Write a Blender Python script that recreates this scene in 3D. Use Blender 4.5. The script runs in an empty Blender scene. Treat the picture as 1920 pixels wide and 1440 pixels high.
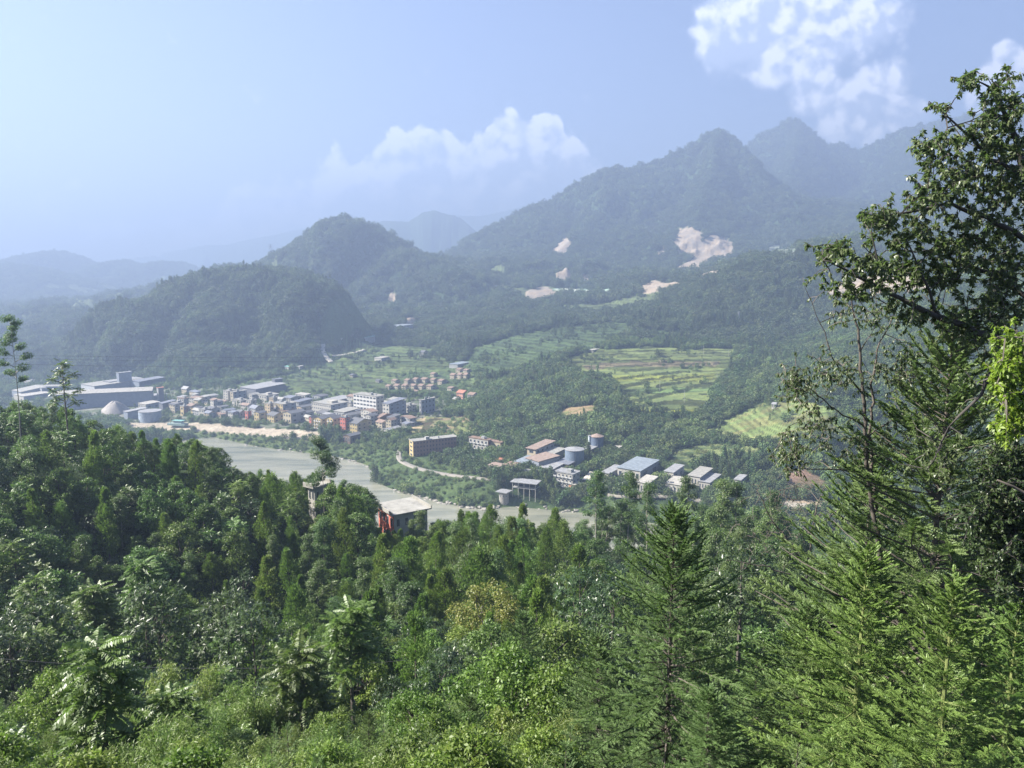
import bpy, math, random
import numpy as np
from mathutils import Vector, Matrix
R = math.radians
scene = bpy.context.scene
COL = scene.collection
# ------------------------------------------------------------------ camera
CAMZ = 150.0
F = 1390.0                                   # focal length in pixels of the 1920 wide photograph
PITCH = math.atan(210.0 / F)
cd = bpy.data.cameras.new('camera')
cd.lens = 36.0 * F / 1920.0; cd.sensor_width = 36.0
cd.clip_start = 0.5; cd.clip_end = 60000.0
cam = bpy.data.objects.new('camera', cd); COL.objects.link(cam)
cam.location = (0, 0, CAMZ); cam.rotation_euler = (R(90) - PITCH, 0, 0)
scene.camera = cam
# ------------------------------------------------------------------ light
SUN_AZ = R(-88.0)          # from +Y, negative = to the left
SUN_EL = R(40.0)
scene.render.engine = 'CYCLES'
scene.view_settings.view_transform = 'Standard'
scene.view_settings.look = 'None'
scene.view_settings.exposure = 2.28
scene.view_settings.gamma = 1.0
scene.cycles.use_denoising = True
scene.cycles.max_bounces = 6
scene.cycles.diffuse_bounces = 2
scene.cycles.glossy_bounces = 2
scene.cycles.transmission_bounces = 3
scene.cycles.volume_bounces = 1
scene.cycles.transparent_max_bounces = 6
scene.cycles.caustics_reflective = False
scene.cycles.caustics_refractive = False
sl = bpy.data.lights.new('sun', 'SUN'); sl.energy = 5.0; sl.angle = R(0.5); sl.color = (1.0, 0.95, 0.86)
sun = bpy.data.objects.new('sun', sl); COL.objects.link(sun)
sdir = Vector((math.sin(SUN_AZ) * math.cos(SUN_EL), math.cos(SUN_AZ) * math.cos(SUN_EL), math.sin(SUN_EL)))
sun.rotation_euler = (-sdir).to_track_quat('-Z', 'Y').to_euler()
sun.location = (-300, 50, 400)

def pixdir(px, py):
    """unit-less direction (x, 1, z) of a point of the photograph"""
    a = (px - 960.0) / F; b = -(py - 720.0) / F
    c, s = math.cos(PITCH), math.sin(PITCH)
    y = c + b * s; z = -s + b * c
    return a / y, z / y
def P(px, py, d):
    u, t = pixdir(px, py)
    return (u * d, d, CAMZ + t * d)

# ------------------------------------------------------------------ sky
world = bpy.data.worlds.new('World'); scene.world = world; world.use_nodes = True
nt = world.node_tree; N = nt.nodes; L = nt.links; N.clear()
def wn(t, **k):
    n = N.new(t)
    for a, b in k.items(): setattr(n, a, b)
    return n
def wmath(op, a, b=None, c=None, clamp=False):
    n = N.new('ShaderNodeMath'); n.operation = op; n.use_clamp = clamp
    for i, v in enumerate((a, b, c)):
        if v is None: continue
        if isinstance(v, (int, float)): n.inputs[i].default_value = v
        else: L.new(v, n.inputs[i])
    return n.outputs[0]
def wsmooth(v, a, b, o0=0.0, o1=1.0):
    n = N.new('ShaderNodeMapRange'); n.interpolation_type = 'SMOOTHSTEP'
    L.new(v, n.inputs[0]); n.inputs[1].default_value = a; n.inputs[2].default_value = b
    n.inputs[3].default_value = o0; n.inputs[4].default_value = o1
    return n.outputs[0]
wout = wn('ShaderNodeOutputWorld'); bg = wn('ShaderNodeBackground'); bg.inputs[1].default_value = 0.052
L.new(bg.outputs[0], wout.inputs[0])
sky = wn('ShaderNodeTexSky', sky_type='NISHITA'); sky.sun_disc = False
sky.sun_elevation = SUN_EL; sky.sun_rotation = SUN_AZ; sky.altitude = 300; sky.air_density = 1.0; sky.dust_density = 1.5; sky.ozone_density = 2.0
tc = wn('ShaderNodeTexCoord'); sp = wn('ShaderNodeSeparateXYZ'); L.new(tc.outputs['Generated'], sp.inputs[0])
yy = wmath('MAXIMUM', sp.outputs[1], 0.05)
U = wmath('DIVIDE', sp.outputs[0], yy); V = wmath('DIVIDE', sp.outputs[2], yy)
front = wsmooth(sp.outputs[1], 0.12, 0.3)
def ccomb(x, y, z=0.0):
    n = N.new('ShaderNodeCombineXYZ')
    for i, v in enumerate((x, y, z)):
        if isinstance(v, (int, float)): n.inputs[i].default_value = v
        else: L.new(v, n.inputs[i])
    return n.outputs[0]
def wnoise(vec, scale, detail, rough=0.55, dist=0.0):
    n = N.new('ShaderNodeTexNoise'); n.noise_dimensions = '3D'
    L.new(vec, n.inputs['Vector']); n.inputs['Scale'].default_value = scale; n.inputs['Detail'].default_value = detail
    n.inputs['Roughness'].default_value = rough; n.inputs['Distortion'].default_value = dist
    return n.outputs['Fac']
UV = ccomb(U, V, 0.0)
UVs = ccomb(wmath('SUBTRACT', U, 0.012), wmath('ADD', V, 0.014), 0.0)      # the same noise a little nearer the sun
def billow(vec, nz):
    """rounded cauliflower bumps on three scales, bent by the noise"""
    o = None
    for sc, w in ((15.0, .55), (34.0, .30), (75.0, .17)):
        v = N.new('ShaderNodeTexVoronoi'); v.voronoi_dimensions = '2D'; v.feature = 'SMOOTH_F1'; v.inputs['Scale'].default_value = sc; v.inputs['Smoothness'].default_value = 0.35
        wv = N.new('ShaderNodeVectorMath'); wv.operation = 'ADD'; L.new(vec, wv.inputs[0]); L.new(ccomb(wmath('MULTIPLY', nz, .05), wmath('MULTIPLY', nz, -.04)), wv.inputs[1]); L.new(wv.outputs[0], v.inputs['Vector'])
        q = wmath('MULTIPLY', wmath('SUBTRACT', 0.42, v.outputs['Distance']), w)
        o = q if o is None else wmath('ADD', o, q)
    return o
nza = wmath('SUBTRACT', wnoise(UV, 14.0, 8.0, 0.60, 0.2), 0.5); nzb = wmath('SUBTRACT', wnoise(UVs, 14.0, 8.0, 0.60, 0.2), 0.5)
n1 = wmath('ADD', wmath('MULTIPLY', nza, 0.85), wmath('MULTIPLY', billow(UV, nza), 0.62))
n1s = wmath('ADD', wmath('MULTIPLY', nzb, 0.85), wmath('MULTIPLY', billow(UVs, nzb), 0.62))
n2 = wmath('SUBTRACT', wnoise(UV, 5.5, 5.0, 0.55, 0.2), 0.5)
def curve(pts):
    """float curve of v over u, traced along a cloud's upper edge"""
    q = [pixdir(x, y) for x, y in pts]
    u0, u1 = q[0][0], q[-1][0]; v0, v1 = 0.0, 0.6
    n = N.new('ShaderNodeFloatCurve'); cu = n.mapping.curves[0]
    n.mapping.use_clip = False
    while len(cu.points) < len(q): cu.points.new(0.5, 0.5)
    for i, (u, v) in enumerate(q):
        cu.points[i].location = ((u - u0) / (u1 - u0), (v - v0) / (v1 - v0)); cu.points[i].handle_type = 'AUTO'
    n.mapping.update()
    m = N.new('ShaderNodeMapRange'); m.clamp = True; L.new(U, m.inputs[0]); m.inputs[1].default_value = u0; m.inputs[2].default_value = u1
    L.new(m.outputs[0], n.inputs['Value'])
    return wmath('MULTIPLY', n.outputs[0], v1)
topA = curve([(300, 470), (390, 388), (440, 358), (480, 346), (520, 326), (565, 318), (600, 290), (637, 268), (656, 296), (690, 286),
              (722, 250), (745, 238), (765, 248), (790, 240), (820, 231), (845, 232), (868, 262), (890, 245), (912, 238),
              (940, 214), (965, 205), (985, 216), (1008, 204), (1030, 190), (1048, 196), (1062, 236), (1080, 262), (1100, 290), (1150, 320), (1200, 345), (1260, 400)])
dA = wmath('SUBTRACT', topA, V)
dAn = wmath('ADD', dA, wmath('MULTIPLY', n1, 0.075))
edgeA = wsmooth(dAn, 0.0, 0.010)
fadeA = wsmooth(wmath('ADD', dA, wmath('MULTIPLY', n2, 0.10)), 0.05, 0.15, 1.0, 0.50)
lowA = wsmooth(V, 0.0, 0.10)
mA = wmath('MULTIPLY', wmath('MULTIPLY', edgeA, fadeA), lowA)
def ell(cx, cy, rx, ry, soft=0.5):
    u, v = pixdir(cx, cy)
    n = N.new('ShaderNodeVectorMath'); n.operation = 'MULTIPLY_ADD'; L.new(UV, n.inputs[0])
    sx, sy = F / rx, F / ry
    n.inputs[1].default_value = (sx, sy, 0); n.inputs[2].default_value = (-u * sx, -v * sy, 0)
    l = N.new('ShaderNodeVectorMath'); l.operation = 'LENGTH'; L.new(n.outputs[0], l.inputs[0])
    return wsmooth(l.outputs['Value'], soft, 1.35, 1.0, 0.0)
def union(items):
    r = items[0]
    for i in items[1:]: r = wmath('MAXIMUM', r, i)
    return r
eB = union([ell(1400, 60, 110, 100), ell(1540, 20, 190, 110), ell(1470, 110, 120, 60), ell(1525, 175, 62, 55), ell(1600, 215, 95, 75, .3),
            ell(1700, 215, 60, 40), ell(1660, 150, 70, 55, .2), ell(1890, 105, 34, 34), ell(1870, 180, 60, 50), ell(1900, 150, 70, 60)])
eC = union([ell(98, 392, 52, 34, .3), ell(140, 352, 22, 20, .2), ell(210, 430, 90, 26, .1), ell(330, 420, 40, 22, .1)])
mB = wsmooth(wmath('ADD', wmath('ADD', eB, wmath('MULTIPLY', n1, 1.15)), wmath('MULTIPLY', n2, 0.8)), 0.40, 0.92)
mB = wmath('MULTIPLY', mB, 0.9)
mC = wmath('MULTIPLY', wsmooth(wmath('ADD', eC, wmath('MULTIPLY', n1, 2.0)), 0.35, 1.1), 0.6)
mask = wmath('MULTIPLY', union([mA, mB, mC]), front, clamp=True)
# light on the clouds: bumps that face the sun are bright, their far sides and undersides grey-blue
rel = wmath('SUBTRACT', n1, n1s)
litv = wmath('ADD', wmath('MULTIPLY', rel, 5.5), 0.36)
topl = wsmooth(dA, 0.0, 0.11, 0.40, -0.20)
litA = wmath('ADD', litv, topl)
lit = wmath('ADD', wmath('MULTIPLY', litA, wsmooth(U, 0.13, 0.17, 1, 0)), wmath('MULTIPLY', wmath('ADD', litv, wmath('MULTIPLY', n2, 1.2)), wsmooth(U, 0.13, 0.17, 0, 1)), clamp=True)
cc = N.new('ShaderNodeMix'); cc.data_type = 'RGBA'; L.new(lit, cc.inputs[0])
cc.inputs[6].default_value = (3.3, 3.9, 5.4, 1); cc.inputs[7].default_value = (7.4, 7.5, 8.3, 1)
mx = N.new('ShaderNodeMix'); mx.data_type = 'RGBA'; L.new(mask, mx.inputs[0]); tint = N.new('ShaderNodeMix'); tint.data_type = 'RGBA'; tint.blend_type = 'MULTIPLY'; tint.inputs[0].default_value = 1.0
L.new(sky.outputs[0], tint.inputs[6]); tint.inputs[7].default_value = (0.73, 0.70, 0.80, 1); L.new(tint.outputs[2], mx.inputs[6]); L.new(cc.outputs[2], mx.inputs[7])
L.new(mx.outputs[2], bg.inputs[0])
world.cycles.sampling_method = 'MANUAL'; world.cycles.sample_map_resolution = 512
# ------------------------------------------------------------------ helpers
rng = np.random.default_rng(7)
random.seed(7)
def tag(o, label=None, cat=None, group=None, kind=None):
    if label: o['label'] = label
    if cat: o['category'] = cat
    if group: o['group'] = group
    if kind: o['kind'] = kind
    return o
def empty(name, loc, rz=0.0, label=None, cat=None, group=None, scale=1.0):
    o = bpy.data.objects.new(name, None); COL.objects.link(o)
    o.location = loc; o.rotation_euler = (0, 0, rz); o.empty_display_size = 0.5
    o.scale = (scale,) * 3
    return tag(o, label, cat, group)
def mesh_np(name, V, Fq=None, Ft=None, mats=(), midx=None, attrs=None, smooth=False):
    """mesh from numpy arrays; Fq quads, Ft triangles; attrs {name: per-vertex float or rgb}"""
    V = np.asarray(V, np.float32)
    nq = 0 if Fq is None else len(Fq); ntr = 0 if Ft is None else len(Ft)
    loops = []
    if nq: loops.append(np.asarray(Fq, np.int32).ravel())
    if ntr: loops.append(np.asarray(Ft, np.int32).ravel())
    li = np.concatenate(loops) if loops else np.zeros(0, np.int32)
    ls = np.concatenate([np.arange(nq) * 4, nq * 4 + np.arange(ntr) * 3]).astype(np.int32)
    me = bpy.data.meshes.new(name)
    me.vertices.add(len(V)); me.vertices.foreach_set('co', V.ravel())
    me.loops.add(len(li)); me.loops.foreach_set('vertex_index', li)
    me.polygons.add(len(ls)); me.polygons.foreach_set('loop_start', ls)
    for m in mats: me.materials.append(m)
    if midx is not None: me.polygons.foreach_set('material_index', np.asarray(midx, np.int32))
    if smooth: me.polygons.foreach_set('use_smooth', np.ones(len(ls), bool))
    if attrs:
        for k, a in attrs.items():
            a = np.asarray(a, np.float32)
            if a.ndim == 1:
                at = me.attributes.new(k, 'FLOAT', 'POINT'); at.data.foreach_set('value', a)
            else:
                at = me.attributes.new(k, 'FLOAT_COLOR', 'POINT')
                if a.shape[1] == 3: a = np.concatenate([a, np.ones((len(a), 1), np.float32)], 1)
                at.data.foreach_set('color', a.ravel())
    me.update(calc_edges=True); me.validate()
    return me
def obj(name, me, parent=None):
    o = bpy.data.objects.new(name, me); COL.objects.link(o); o.parent = parent
    return o

class MB:
    """collects boxes, prisms, tubes; build() makes ONE mesh object"""
    def __init__(s): s.v = []; s.f = []; s.m = []
    def add(s, vs, fs, m=0):
        b = len(s.v); s.v += [tuple(v) for v in vs]; s.f += [tuple(i + b for i in f) for f in fs]; s.m += [m] * len(fs)
        return s
    def box(s, x0, x1, y0, y1, z0, z1, m=0):
        v = [(x0, y0, z0), (x1, y0, z0), (x1, y1, z0), (x0, y1, z0), (x0, y0, z1), (x1, y0, z1), (x1, y1, z1), (x0, y1, z1)]
        return s.add(v, [(0, 3, 2, 1), (4, 5, 6, 7), (0, 1, 5, 4), (1, 2, 6, 5), (2, 3, 7, 6), (3, 0, 4, 7)], m)
    def tube(s, p0, p1, r0, r1=None, n=6, m=0):
        r1 = r0 if r1 is None else r1
        p0 = Vector(p0); p1 = Vector(p1); d = (p1 - p0)
        if d.length < 1e-6: return s
        q = d.to_track_quat('Z', 'Y'); vs = []
        for p, r in ((p0, r0), (p1, r1)):
            for k in range(n):
                a = 2 * math.pi * k / n; vs.append(p + q @ Vector((r * math.cos(a), r * math.sin(a), 0)))
        fs = [(k, (k + 1) % n, n + (k + 1) % n, n + k) for k in range(n)] + [tuple(range(n))[::-1], tuple(range(n, 2 * n))]
        return s.add(vs, fs, m)
    def path(s, pts, radii, n=6, m=0):
        """a bent tapering tube through pts, one skin"""
        vs = []; pts = [Vector(p) for p in pts]
        up = Vector((0.31, 0.2, 0.93))
        for i, p in enumerate(pts):
            d = (pts[min(i + 1, len(pts) - 1)] - pts[max(i - 1, 0)])
            if d.length < 1e-6: d = Vector((0, 0, 1))
            d.normalize(); a = d.cross(up if abs(d.dot(up)) < .95 else Vector((1, 0, 0))); a.normalize(); b = d.cross(a)
            for k in range(n):
                t = 2 * math.pi * k / n; vs.append(p + (a * math.cos(t) + b * math.sin(t)) * radii[i])
        fs = []
        for i in range(len(pts) - 1):
            for k in range(n):
                fs.append((i * n + k, i * n + (k + 1) % n, (i + 1) * n + (k + 1) % n, (i + 1) * n + k))
        fs.append(tuple(range(n))[::-1]); fs.append(tuple((len(pts) - 1) * n + k for k in range(n)))
        return s.add(vs, fs, m)
    def mesh(s, name, mats, smooth=False):
        me = bpy.data.meshes.new(name); me.from_pydata(s.v, [], s.f)
        for m in (mats if isinstance(mats, (list, tuple)) else [mats]): me.materials.append(m)
        me.polygons.foreach_set('material_index', s.m)
        if smooth: me.polygons.foreach_set('use_smooth', [True] * len(s.f))
        me.update()
        return me
    def build(s, name, mats, parent=None, smooth=False):
        return obj(name, s.mesh(name, mats, smooth), parent)

# ---- numpy noise
def _hash(ix, iy, seed):
    h = (ix.astype(np.int64) * 374761393 + iy.astype(np.int64) * 668265263 + seed * 974634777) & 0xffffffff
    h = ((h ^ (h >> 13)) * 1274126177) & 0xffffffff
    return h ^ (h >> 16)
def perlin(x, y, seed=0):
    x = np.asarray(x, float); y = np.asarray(y, float)
    ix = np.floor(x); iy = np.floor(y); fx = x - ix; fy = y - iy
    ux = fx * fx * fx * (fx * (fx * 6 - 15) + 10); uy = fy * fy * fy * (fy * (fy * 6 - 15) + 10)
    def g(a, b, dx, dy):
        t = (_hash(a, b, seed) & 0xffff) * (2 * np.pi / 65536.0)
        return np.cos(t) * dx + np.sin(t) * dy
    a = g(ix, iy, fx, fy); b = g(ix + 1, iy, fx - 1, fy); c = g(ix, iy + 1, fx, fy - 1); d = g(ix + 1, iy + 1, fx - 1, fy - 1)
    return (a + ux * (b - a) + uy * ((c + ux * (d - c)) - (a + ux * (b - a)))) * 1.5
def fbm(x, y, octv=4, seed=0, gain=0.5, ridged=False):
    s = 0.0; a = 1.0; t = 0.0
    for k in range(octv):
        n = perlin(x * 2 ** k + 17.3 * k, y * 2 ** k - 9.1 * k, seed + k * 31)
        if ridged: n = 1.0 - 2.0 * np.abs(n)
        s = s + a * n; t += a; a *= gain
    return s / t
def sstep(x, a, b):
    t = np.clip((x - a) / (b - a), 0, 1); return t * t * (3 - 2 * t)

# ---- materials
def newmat(name):
    m = bpy.data.materials.new(name); m.use_nodes = True
    n = m.node_tree.nodes; l = m.node_tree.links; n.clear()
    out = n.new('ShaderNodeOutputMaterial'); b = n.new('ShaderNodeBsdfPrincipled'); l.new(b.outputs[0], out.inputs[0])
    return m, n, l, b, out
def _mixc(n, l, fac, a, b, mode='MIX'):
    k = n.new('ShaderNodeMix'); k.data_type = 'RGBA'; k.blend_type = mode
    for i, v in ((0, fac), (6, a), (7, b)):
        if isinstance(v, (int, float)): k.inputs[i].default_value = v
        elif isinstance(v, tuple): k.inputs[i].default_value = (*v[:3], 1)
        else: l.new(v, k.inputs[i])
    return k.outputs[2]
def _noise(n, l, scale, detail=4, vec=None, rough=0.55):
    t = n.new('ShaderNodeTexNoise'); t.inputs['Scale'].default_value = scale; t.inputs['Detail'].default_value = detail
    t.inputs['Roughness'].default_value = rough
    if vec is None:
        c = n.new('ShaderNodeTexCoord'); vec = c.outputs['Object']
    l.new(vec, t.inputs['Vector'])
    return t.outputs['Fac']
def _ramp(n, l, v, a, b, o0=0.0, o1=1.0):
    m = n.new('ShaderNodeMapRange'); l.new(v, m.inputs[0])
    for i, q in enumerate((a, b, o0, o1)): m.inputs[i + 1].default_value = q
    return m.outputs[0]
def matt(name, col, rough=0.8, var=0.25, scale=0.6, metal=0.0, bump=0.0):
    """painted / mineral surface with large soft stains and fine grain"""
    m, n, l, b, out = newmat(name)
    dark = tuple(c * (1 - var) for c in col); light = tuple(min(1, c * (1 + var * .6)) for c in col)
    f = _noise(n, l, scale, 6, rough=0.65)
    c = _mixc(n, l, _ramp(n, l, f, 0.3, 0.7), dark, light)
    l.new(c, b.inputs['Base Color']); b.inputs['Roughness'].default_value = rough; b.inputs['Metallic'].default_value = metal
    if bump:
        bp = n.new('ShaderNodeBump'); bp.inputs['Strength'].default_value = bump; bp.inputs['Distance'].default_value = 0.05
        l.new(_noise(n, l, scale * 8, 4), bp.inputs['Height']); l.new(bp.outputs[0], b.inputs['Normal'])
    return m
_mc = {}
def M(name, col=None, **k):
    if name not in _mc: _mc[name] = matt(name, col, **k)
    return _mc[name]
def leafmat(name, col, col2=None, rough=0.45, trans=0.35, spec=0.5, hue=0.25):
    """leaf: per-leaf tint from the 'tint' attribute, per-plant tint from the object, light shining through"""
    m, n, l, b, out = newmat(name)
    col2 = col2 or tuple(c * 0.55 for c in col)
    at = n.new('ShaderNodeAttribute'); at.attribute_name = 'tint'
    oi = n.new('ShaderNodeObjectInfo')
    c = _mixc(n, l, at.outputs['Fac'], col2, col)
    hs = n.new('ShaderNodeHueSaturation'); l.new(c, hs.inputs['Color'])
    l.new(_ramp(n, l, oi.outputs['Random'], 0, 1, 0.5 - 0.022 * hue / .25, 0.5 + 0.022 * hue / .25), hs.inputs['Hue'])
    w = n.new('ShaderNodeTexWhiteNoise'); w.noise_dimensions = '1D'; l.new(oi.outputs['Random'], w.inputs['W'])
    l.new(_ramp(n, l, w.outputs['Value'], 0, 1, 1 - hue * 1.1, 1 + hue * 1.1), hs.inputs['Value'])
    b.inputs['Roughness'].default_value = rough; b.inputs['Specular IOR Level'].default_value = spec
    l.new(hs.outputs[0], b.inputs['Base Color'])
    tr = n.new('ShaderNodeBsdfTranslucent'); tcol = _mixc(n, l, 0.5, hs.outputs[0], (0.12, 0.24, 0.03))
    l.new(tcol, tr.inputs['Color'])
    ms = n.new('ShaderNodeMixShader'); ms.inputs[0].default_value = trans
    l.new(b.outputs[0], ms.inputs[1]); l.new(tr.outputs[0], ms.inputs[2]); l.new(ms.outputs[0], out.inputs[0])
    return m
# ------------------------------------------------------------------ terrain height field
U2 = 1.6
CP = []   # control points: x, y, z
def cp(px, py, d, dz=0.0):
    x, y, z = P(px, py, d); CP.append((x, y, z + dz))
def cz(px, d, z):
    u, t = pixdir(px, 720); CP.append((u * d, d, z))
# the camera's own slope and the valley side under it (ground, below the tree tops)
for px, zz in ((-900, (146, 140, 134, 130, 125, 117, 100, 70, 20)), (-300, (146, 139, 130, 123, 121, 116, 98, 64, 12)), (200, (146, 138.5, 127.5, 111, 106, 108, 84, 46, 4)), (500, (146, 138.5, 127.5, 110, 101, 99, 78, 40, 2)),
               (800, (146, 138.5, 127.5, 112, 102, 90.5, 66, 30, 1)), (1100, (146, 138.5, 127.5, 112, 100, 88, 64, 28, 1)),
               (1400, (146, 138.5, 127.5, 111, 98, 86, 62, 27, 1)), (1750, (146, 138.5, 127.5, 111, 97, 85, 60, 27, 1)), (2300, (145, 137, 126, 110, 96, 84, 60, 30, 2))):
    for d, z in zip((4, 12, 30, 60, 100, 150, 205, 280, 370), zz): cz(px, d, z)
cz(-100, 130, 120); cz(100, 130, 118.5); cz(200, 130, 115.5); cz(300, 133, 114); cz(400, 140, 112); cz(440, 146, 106); cz(560, 150, 101); cz(660, 150, 99.5); cz(760, 150, 91)
# far bank, town, and the valley floor beyond it
for px, py, z in ((-300, 770, 1), (0, 775, 5), (150, 778, 7), (250, 790, 6), (400, 800, 7), (600, 816, 7), (250, 806, 3), (330, 812, 2), (400, 816, 1), (470, 838, 0), (650, 862, 0), (690, 885, 0), (760, 926, 0),
                  (900, 955, 0), (1080, 964, 0), (1250, 985, 0), (1450, 1030, 0), (1700, 1060, 0), (2300, 1080, 0), (700, 820, 9), (700, 850, 5),
                  (150, 740, 9), (350, 735, 9), (350, 770, 9), (520, 770, 10), (520, 745, 12), (650, 775, 11), (700, 790, 11), (770, 775, 15), (740, 870, 8), (800, 890, 8),
                  (900, 925, 8), (1000, 930, 7), (1000, 905, 12), (1060, 885, 13), (1100, 910, 12), (1250, 930, 12), (1400, 915, 15), (1250, 905, 16), (900, 880, 13), (1560, 960, 12), (1500, 1010, 3), (1800, 980, 16)):
    u, t = pixdir(px, py); d = (z - CAMZ) / t; CP.append((u * d, d, z))
for px, py, d in ((0, 720, 980), (-400, 720, 980), (150, 705, 1050), (100, 650, 1500), (100, 610, 1900), (-400, 610, 1900), (100, 575, 2300), (0, 560, 2700), (250, 580, 2200),
                  (400, 722, 900), (540, 715, 880), (560, 680, 1020), (620, 655, 1080), (700, 680, 960), (650, 715, 880), (750, 725, 840), (700, 630, 1180), (640, 600, 1350), (760, 600, 1330),
                  (720, 560, 1600), (820, 560, 1550), (850, 640, 1080), (860, 700, 880), (900, 740, 760), (820, 745, 780), (830, 785, 680), (880, 800, 620), (800, 835, 580), (900, 845, 560),
                  (980, 780, 640), (1000, 720, 740), (1100, 720, 700), (1150, 745, 650), (1060, 660, 880), (950, 640, 1000), (980, 600, 1180), (1000, 545, 1500), (1100, 545, 1500), (900, 520, 1700),
                  (1220, 655, 880), (1380, 655, 880), (1350, 720, 745), (1100, 690, 800), (1220, 770, 620), (1300, 770, 620), (1140, 800, 570), (1130, 840, 540), (1250, 830, 545), (1220, 862, 515), (1350, 860, 500), (1400, 800, 560),
                  (1300, 800, 590), (1470, 770, 560), (1460, 840, 500), (1550, 780, 530), (1600, 850, 500), (1800, 800, 520), (1900, 600, 700),
                  (1480, 700, 700), (1600, 640, 760), (1700, 560, 900), (1280, 640, 950), (1400, 632, 970), (1500, 640, 930), (1150, 585, 1200), (1300, 545, 1150), (1400, 500, 1150), (1500, 483, 1130), (1600, 490, 1100), (1750, 470, 1150), (2300, 440, 1200),
                  (1050, 500, 1800), (1200, 520, 1500), (1300, 520, 1500), (1200, 500, 1850), (1320, 465, 1950), (1450, 465, 1900), (1600, 430, 2000), (2300, 380, 2000)):
    cp(px, py, d)
for px, py, d in ((-600, 560, 3600), (200, 560, 3600), (700, 520, 3000), (1100, 430, 2600), (1500, 380, 2700), (2400, 330, 2700)): cp(px, py, d)
for px in (-900, 0, 900, 1900, 2800): cz(px, 5500, 170); cz(px, 9500, 200)
CP = np.array(CP)
def _k(r): return np.where(r > 1e-9, r * r * np.log(np.maximum(r, 1e-9)), 0.0)
def _q(x, y): return np.stack([x / np.maximum(y, 1) * U2, np.log(np.maximum(y, 1)) * 1.0], -1)
_Q = _q(CP[:, 0], CP[:, 1])
_n = len(CP)
_A = np.zeros((_n + 3, _n + 3)); _A[:_n, :_n] = _k(np.linalg.norm(_Q[:, None] - _Q[None], axis=-1)) + np.eye(_n) * 4e-4
_A[:_n, _n:] = np.c_[np.ones(_n), _Q]; _A[_n:, :_n] = _A[:_n, _n:].T
_w = np.linalg.solve(_A, np.r_[CP[:, 2], 0, 0, 0])
def base_h(x, y):
    s = x.shape; q = _q(x.ravel(), y.ravel()); out = np.empty(len(q))
    for i in range(0, len(q), 20000):
        p = q[i:i + 20000]
        out[i:i + 20000] = _k(np.linalg.norm(p[:, None] - _Q[None], axis=-1)) @ _w[:_n] + _w[_n] + p @ _w[_n + 1:]
    return out.reshape(s)
def poly_dist(x, y, pts):
    """distance to polyline, parameter along it (metres) and interpolated third value"""
    best = np.full(x.shape, 1e9); val = np.zeros(x.shape); par = np.zeros(x.shape); s0 = 0.0
    for (ax, ay, az), (bx, by, bz) in zip(pts[:-1], pts[1:]):
        dx, dy = bx - ax, by - ay; L2 = dx * dx + dy * dy + 1e-9
        t = np.clip(((x - ax) * dx + (y - ay) * dy) / L2, 0, 1)
        d = np.hypot(x - ax - t * dx, y - ay - t * dy)
        m = d < best
        best = np.where(m, d, best); val = np.where(m, az + t * (bz - az), val); par = np.where(m, s0 + t * math.sqrt(L2), par)
        s0 += math.sqrt(L2)
    return best, par, val
MASS = []   # (points, half width, profile power, gully amplitude, seed)
def massif(pix, R0, pw, amp, seed):
    pts = []
    for p in pix:
        x, y, z = P(*p); pts.append((x, y, z - (5 if y < 1300 else 9 if y < 2300 else 12 if y < 3900 else 0)))   # the wood on top adds the rest
    MASS.append((pts, R0, pw, amp, seed))
# steep wooded dome left of the town
massif([(270, 566, 1130), (320, 530, 1150), (380, 512, 1165), (440, 505, 1175), (500, 502, 1180), (545, 512, 1160), (575, 530, 1130)], 120, 2.6, 11, 11)
massif([(262, 600, 1040), (285, 568, 1080), (320, 535, 1110)], 75, 2.4, 7, 12)
massif([(420, 530, 1120), (400, 590, 1030), (400, 650, 1000)], 105, 2.0, 9, 13)
massif([(520, 520, 1150), (545, 590, 1060), (560, 650, 1000)], 85, 2.2, 9, 14)
# the round mound behind it and its long left shoulder
massif([(470, 500, 1700), (515, 476, 1720), (550, 458, 1730), (590, 425, 1740), (620, 412, 1745), (650, 408, 1750), (690, 419, 1750), (720, 440, 1740), (745, 468, 1720), (790, 474, 1700), (840, 500, 1650)], 290, 2.0, 24, 21)
massif([(380, 520, 1500), (430, 510, 1550), (500, 490, 1650)], 200, 1.7, 12, 22)
massif([(740, 500, 1700), (760, 530, 1550), (860, 520, 1560)], 160, 1.7, 12, 23)
# the high mountain on the right
massif([(800, 500, 2250), (835, 478, 2300), (870, 452, 2320), (905, 428, 2350), (955, 402, 2400), (995, 380, 2420), (1035, 372, 2450), (1060, 352, 2480), (1100, 326, 2500), (1130, 312, 2520), (1160, 304, 2540), (1178, 314, 2550), (1205, 302, 2570),
         (1240, 294, 2600), (1270, 278, 2620), (1300, 260, 2640), (1325, 243, 2650), (1345, 234, 2655), (1362, 240, 2660), (1385, 268, 2680), (1420, 305, 2720), (1460, 345, 2800)], 620, 1.0, 80, 31)
massif([(850, 500, 2250), (1000, 440, 2400), (1160, 385, 2540), (1345, 335, 2655), (1460, 400, 2800)], 1200, 1.1, 90, 34)
massif([(1345, 236, 2655), (1330, 330, 2300), (1300, 420, 2050)], 420, 1.1, 40, 32)
massif([(1180, 312, 2540), (1120, 400, 2250), (1040, 470, 1980)], 380, 1.1, 36, 33)
massif([(1385, 278, 3400), (1430, 244, 3420), (1455, 232, 3430), (1482, 213, 3440), (1505, 224, 3440), (1530, 243, 3440), (1547, 272, 3450), (1575, 261, 3500), (1600, 276, 3500), (1640, 262, 3450), (1690, 238, 3400), (1740, 224, 3350), (1820, 208, 3300), (1950, 200, 3250), (2300, 240, 3200)], 720, 1.0, 90, 41)
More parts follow.
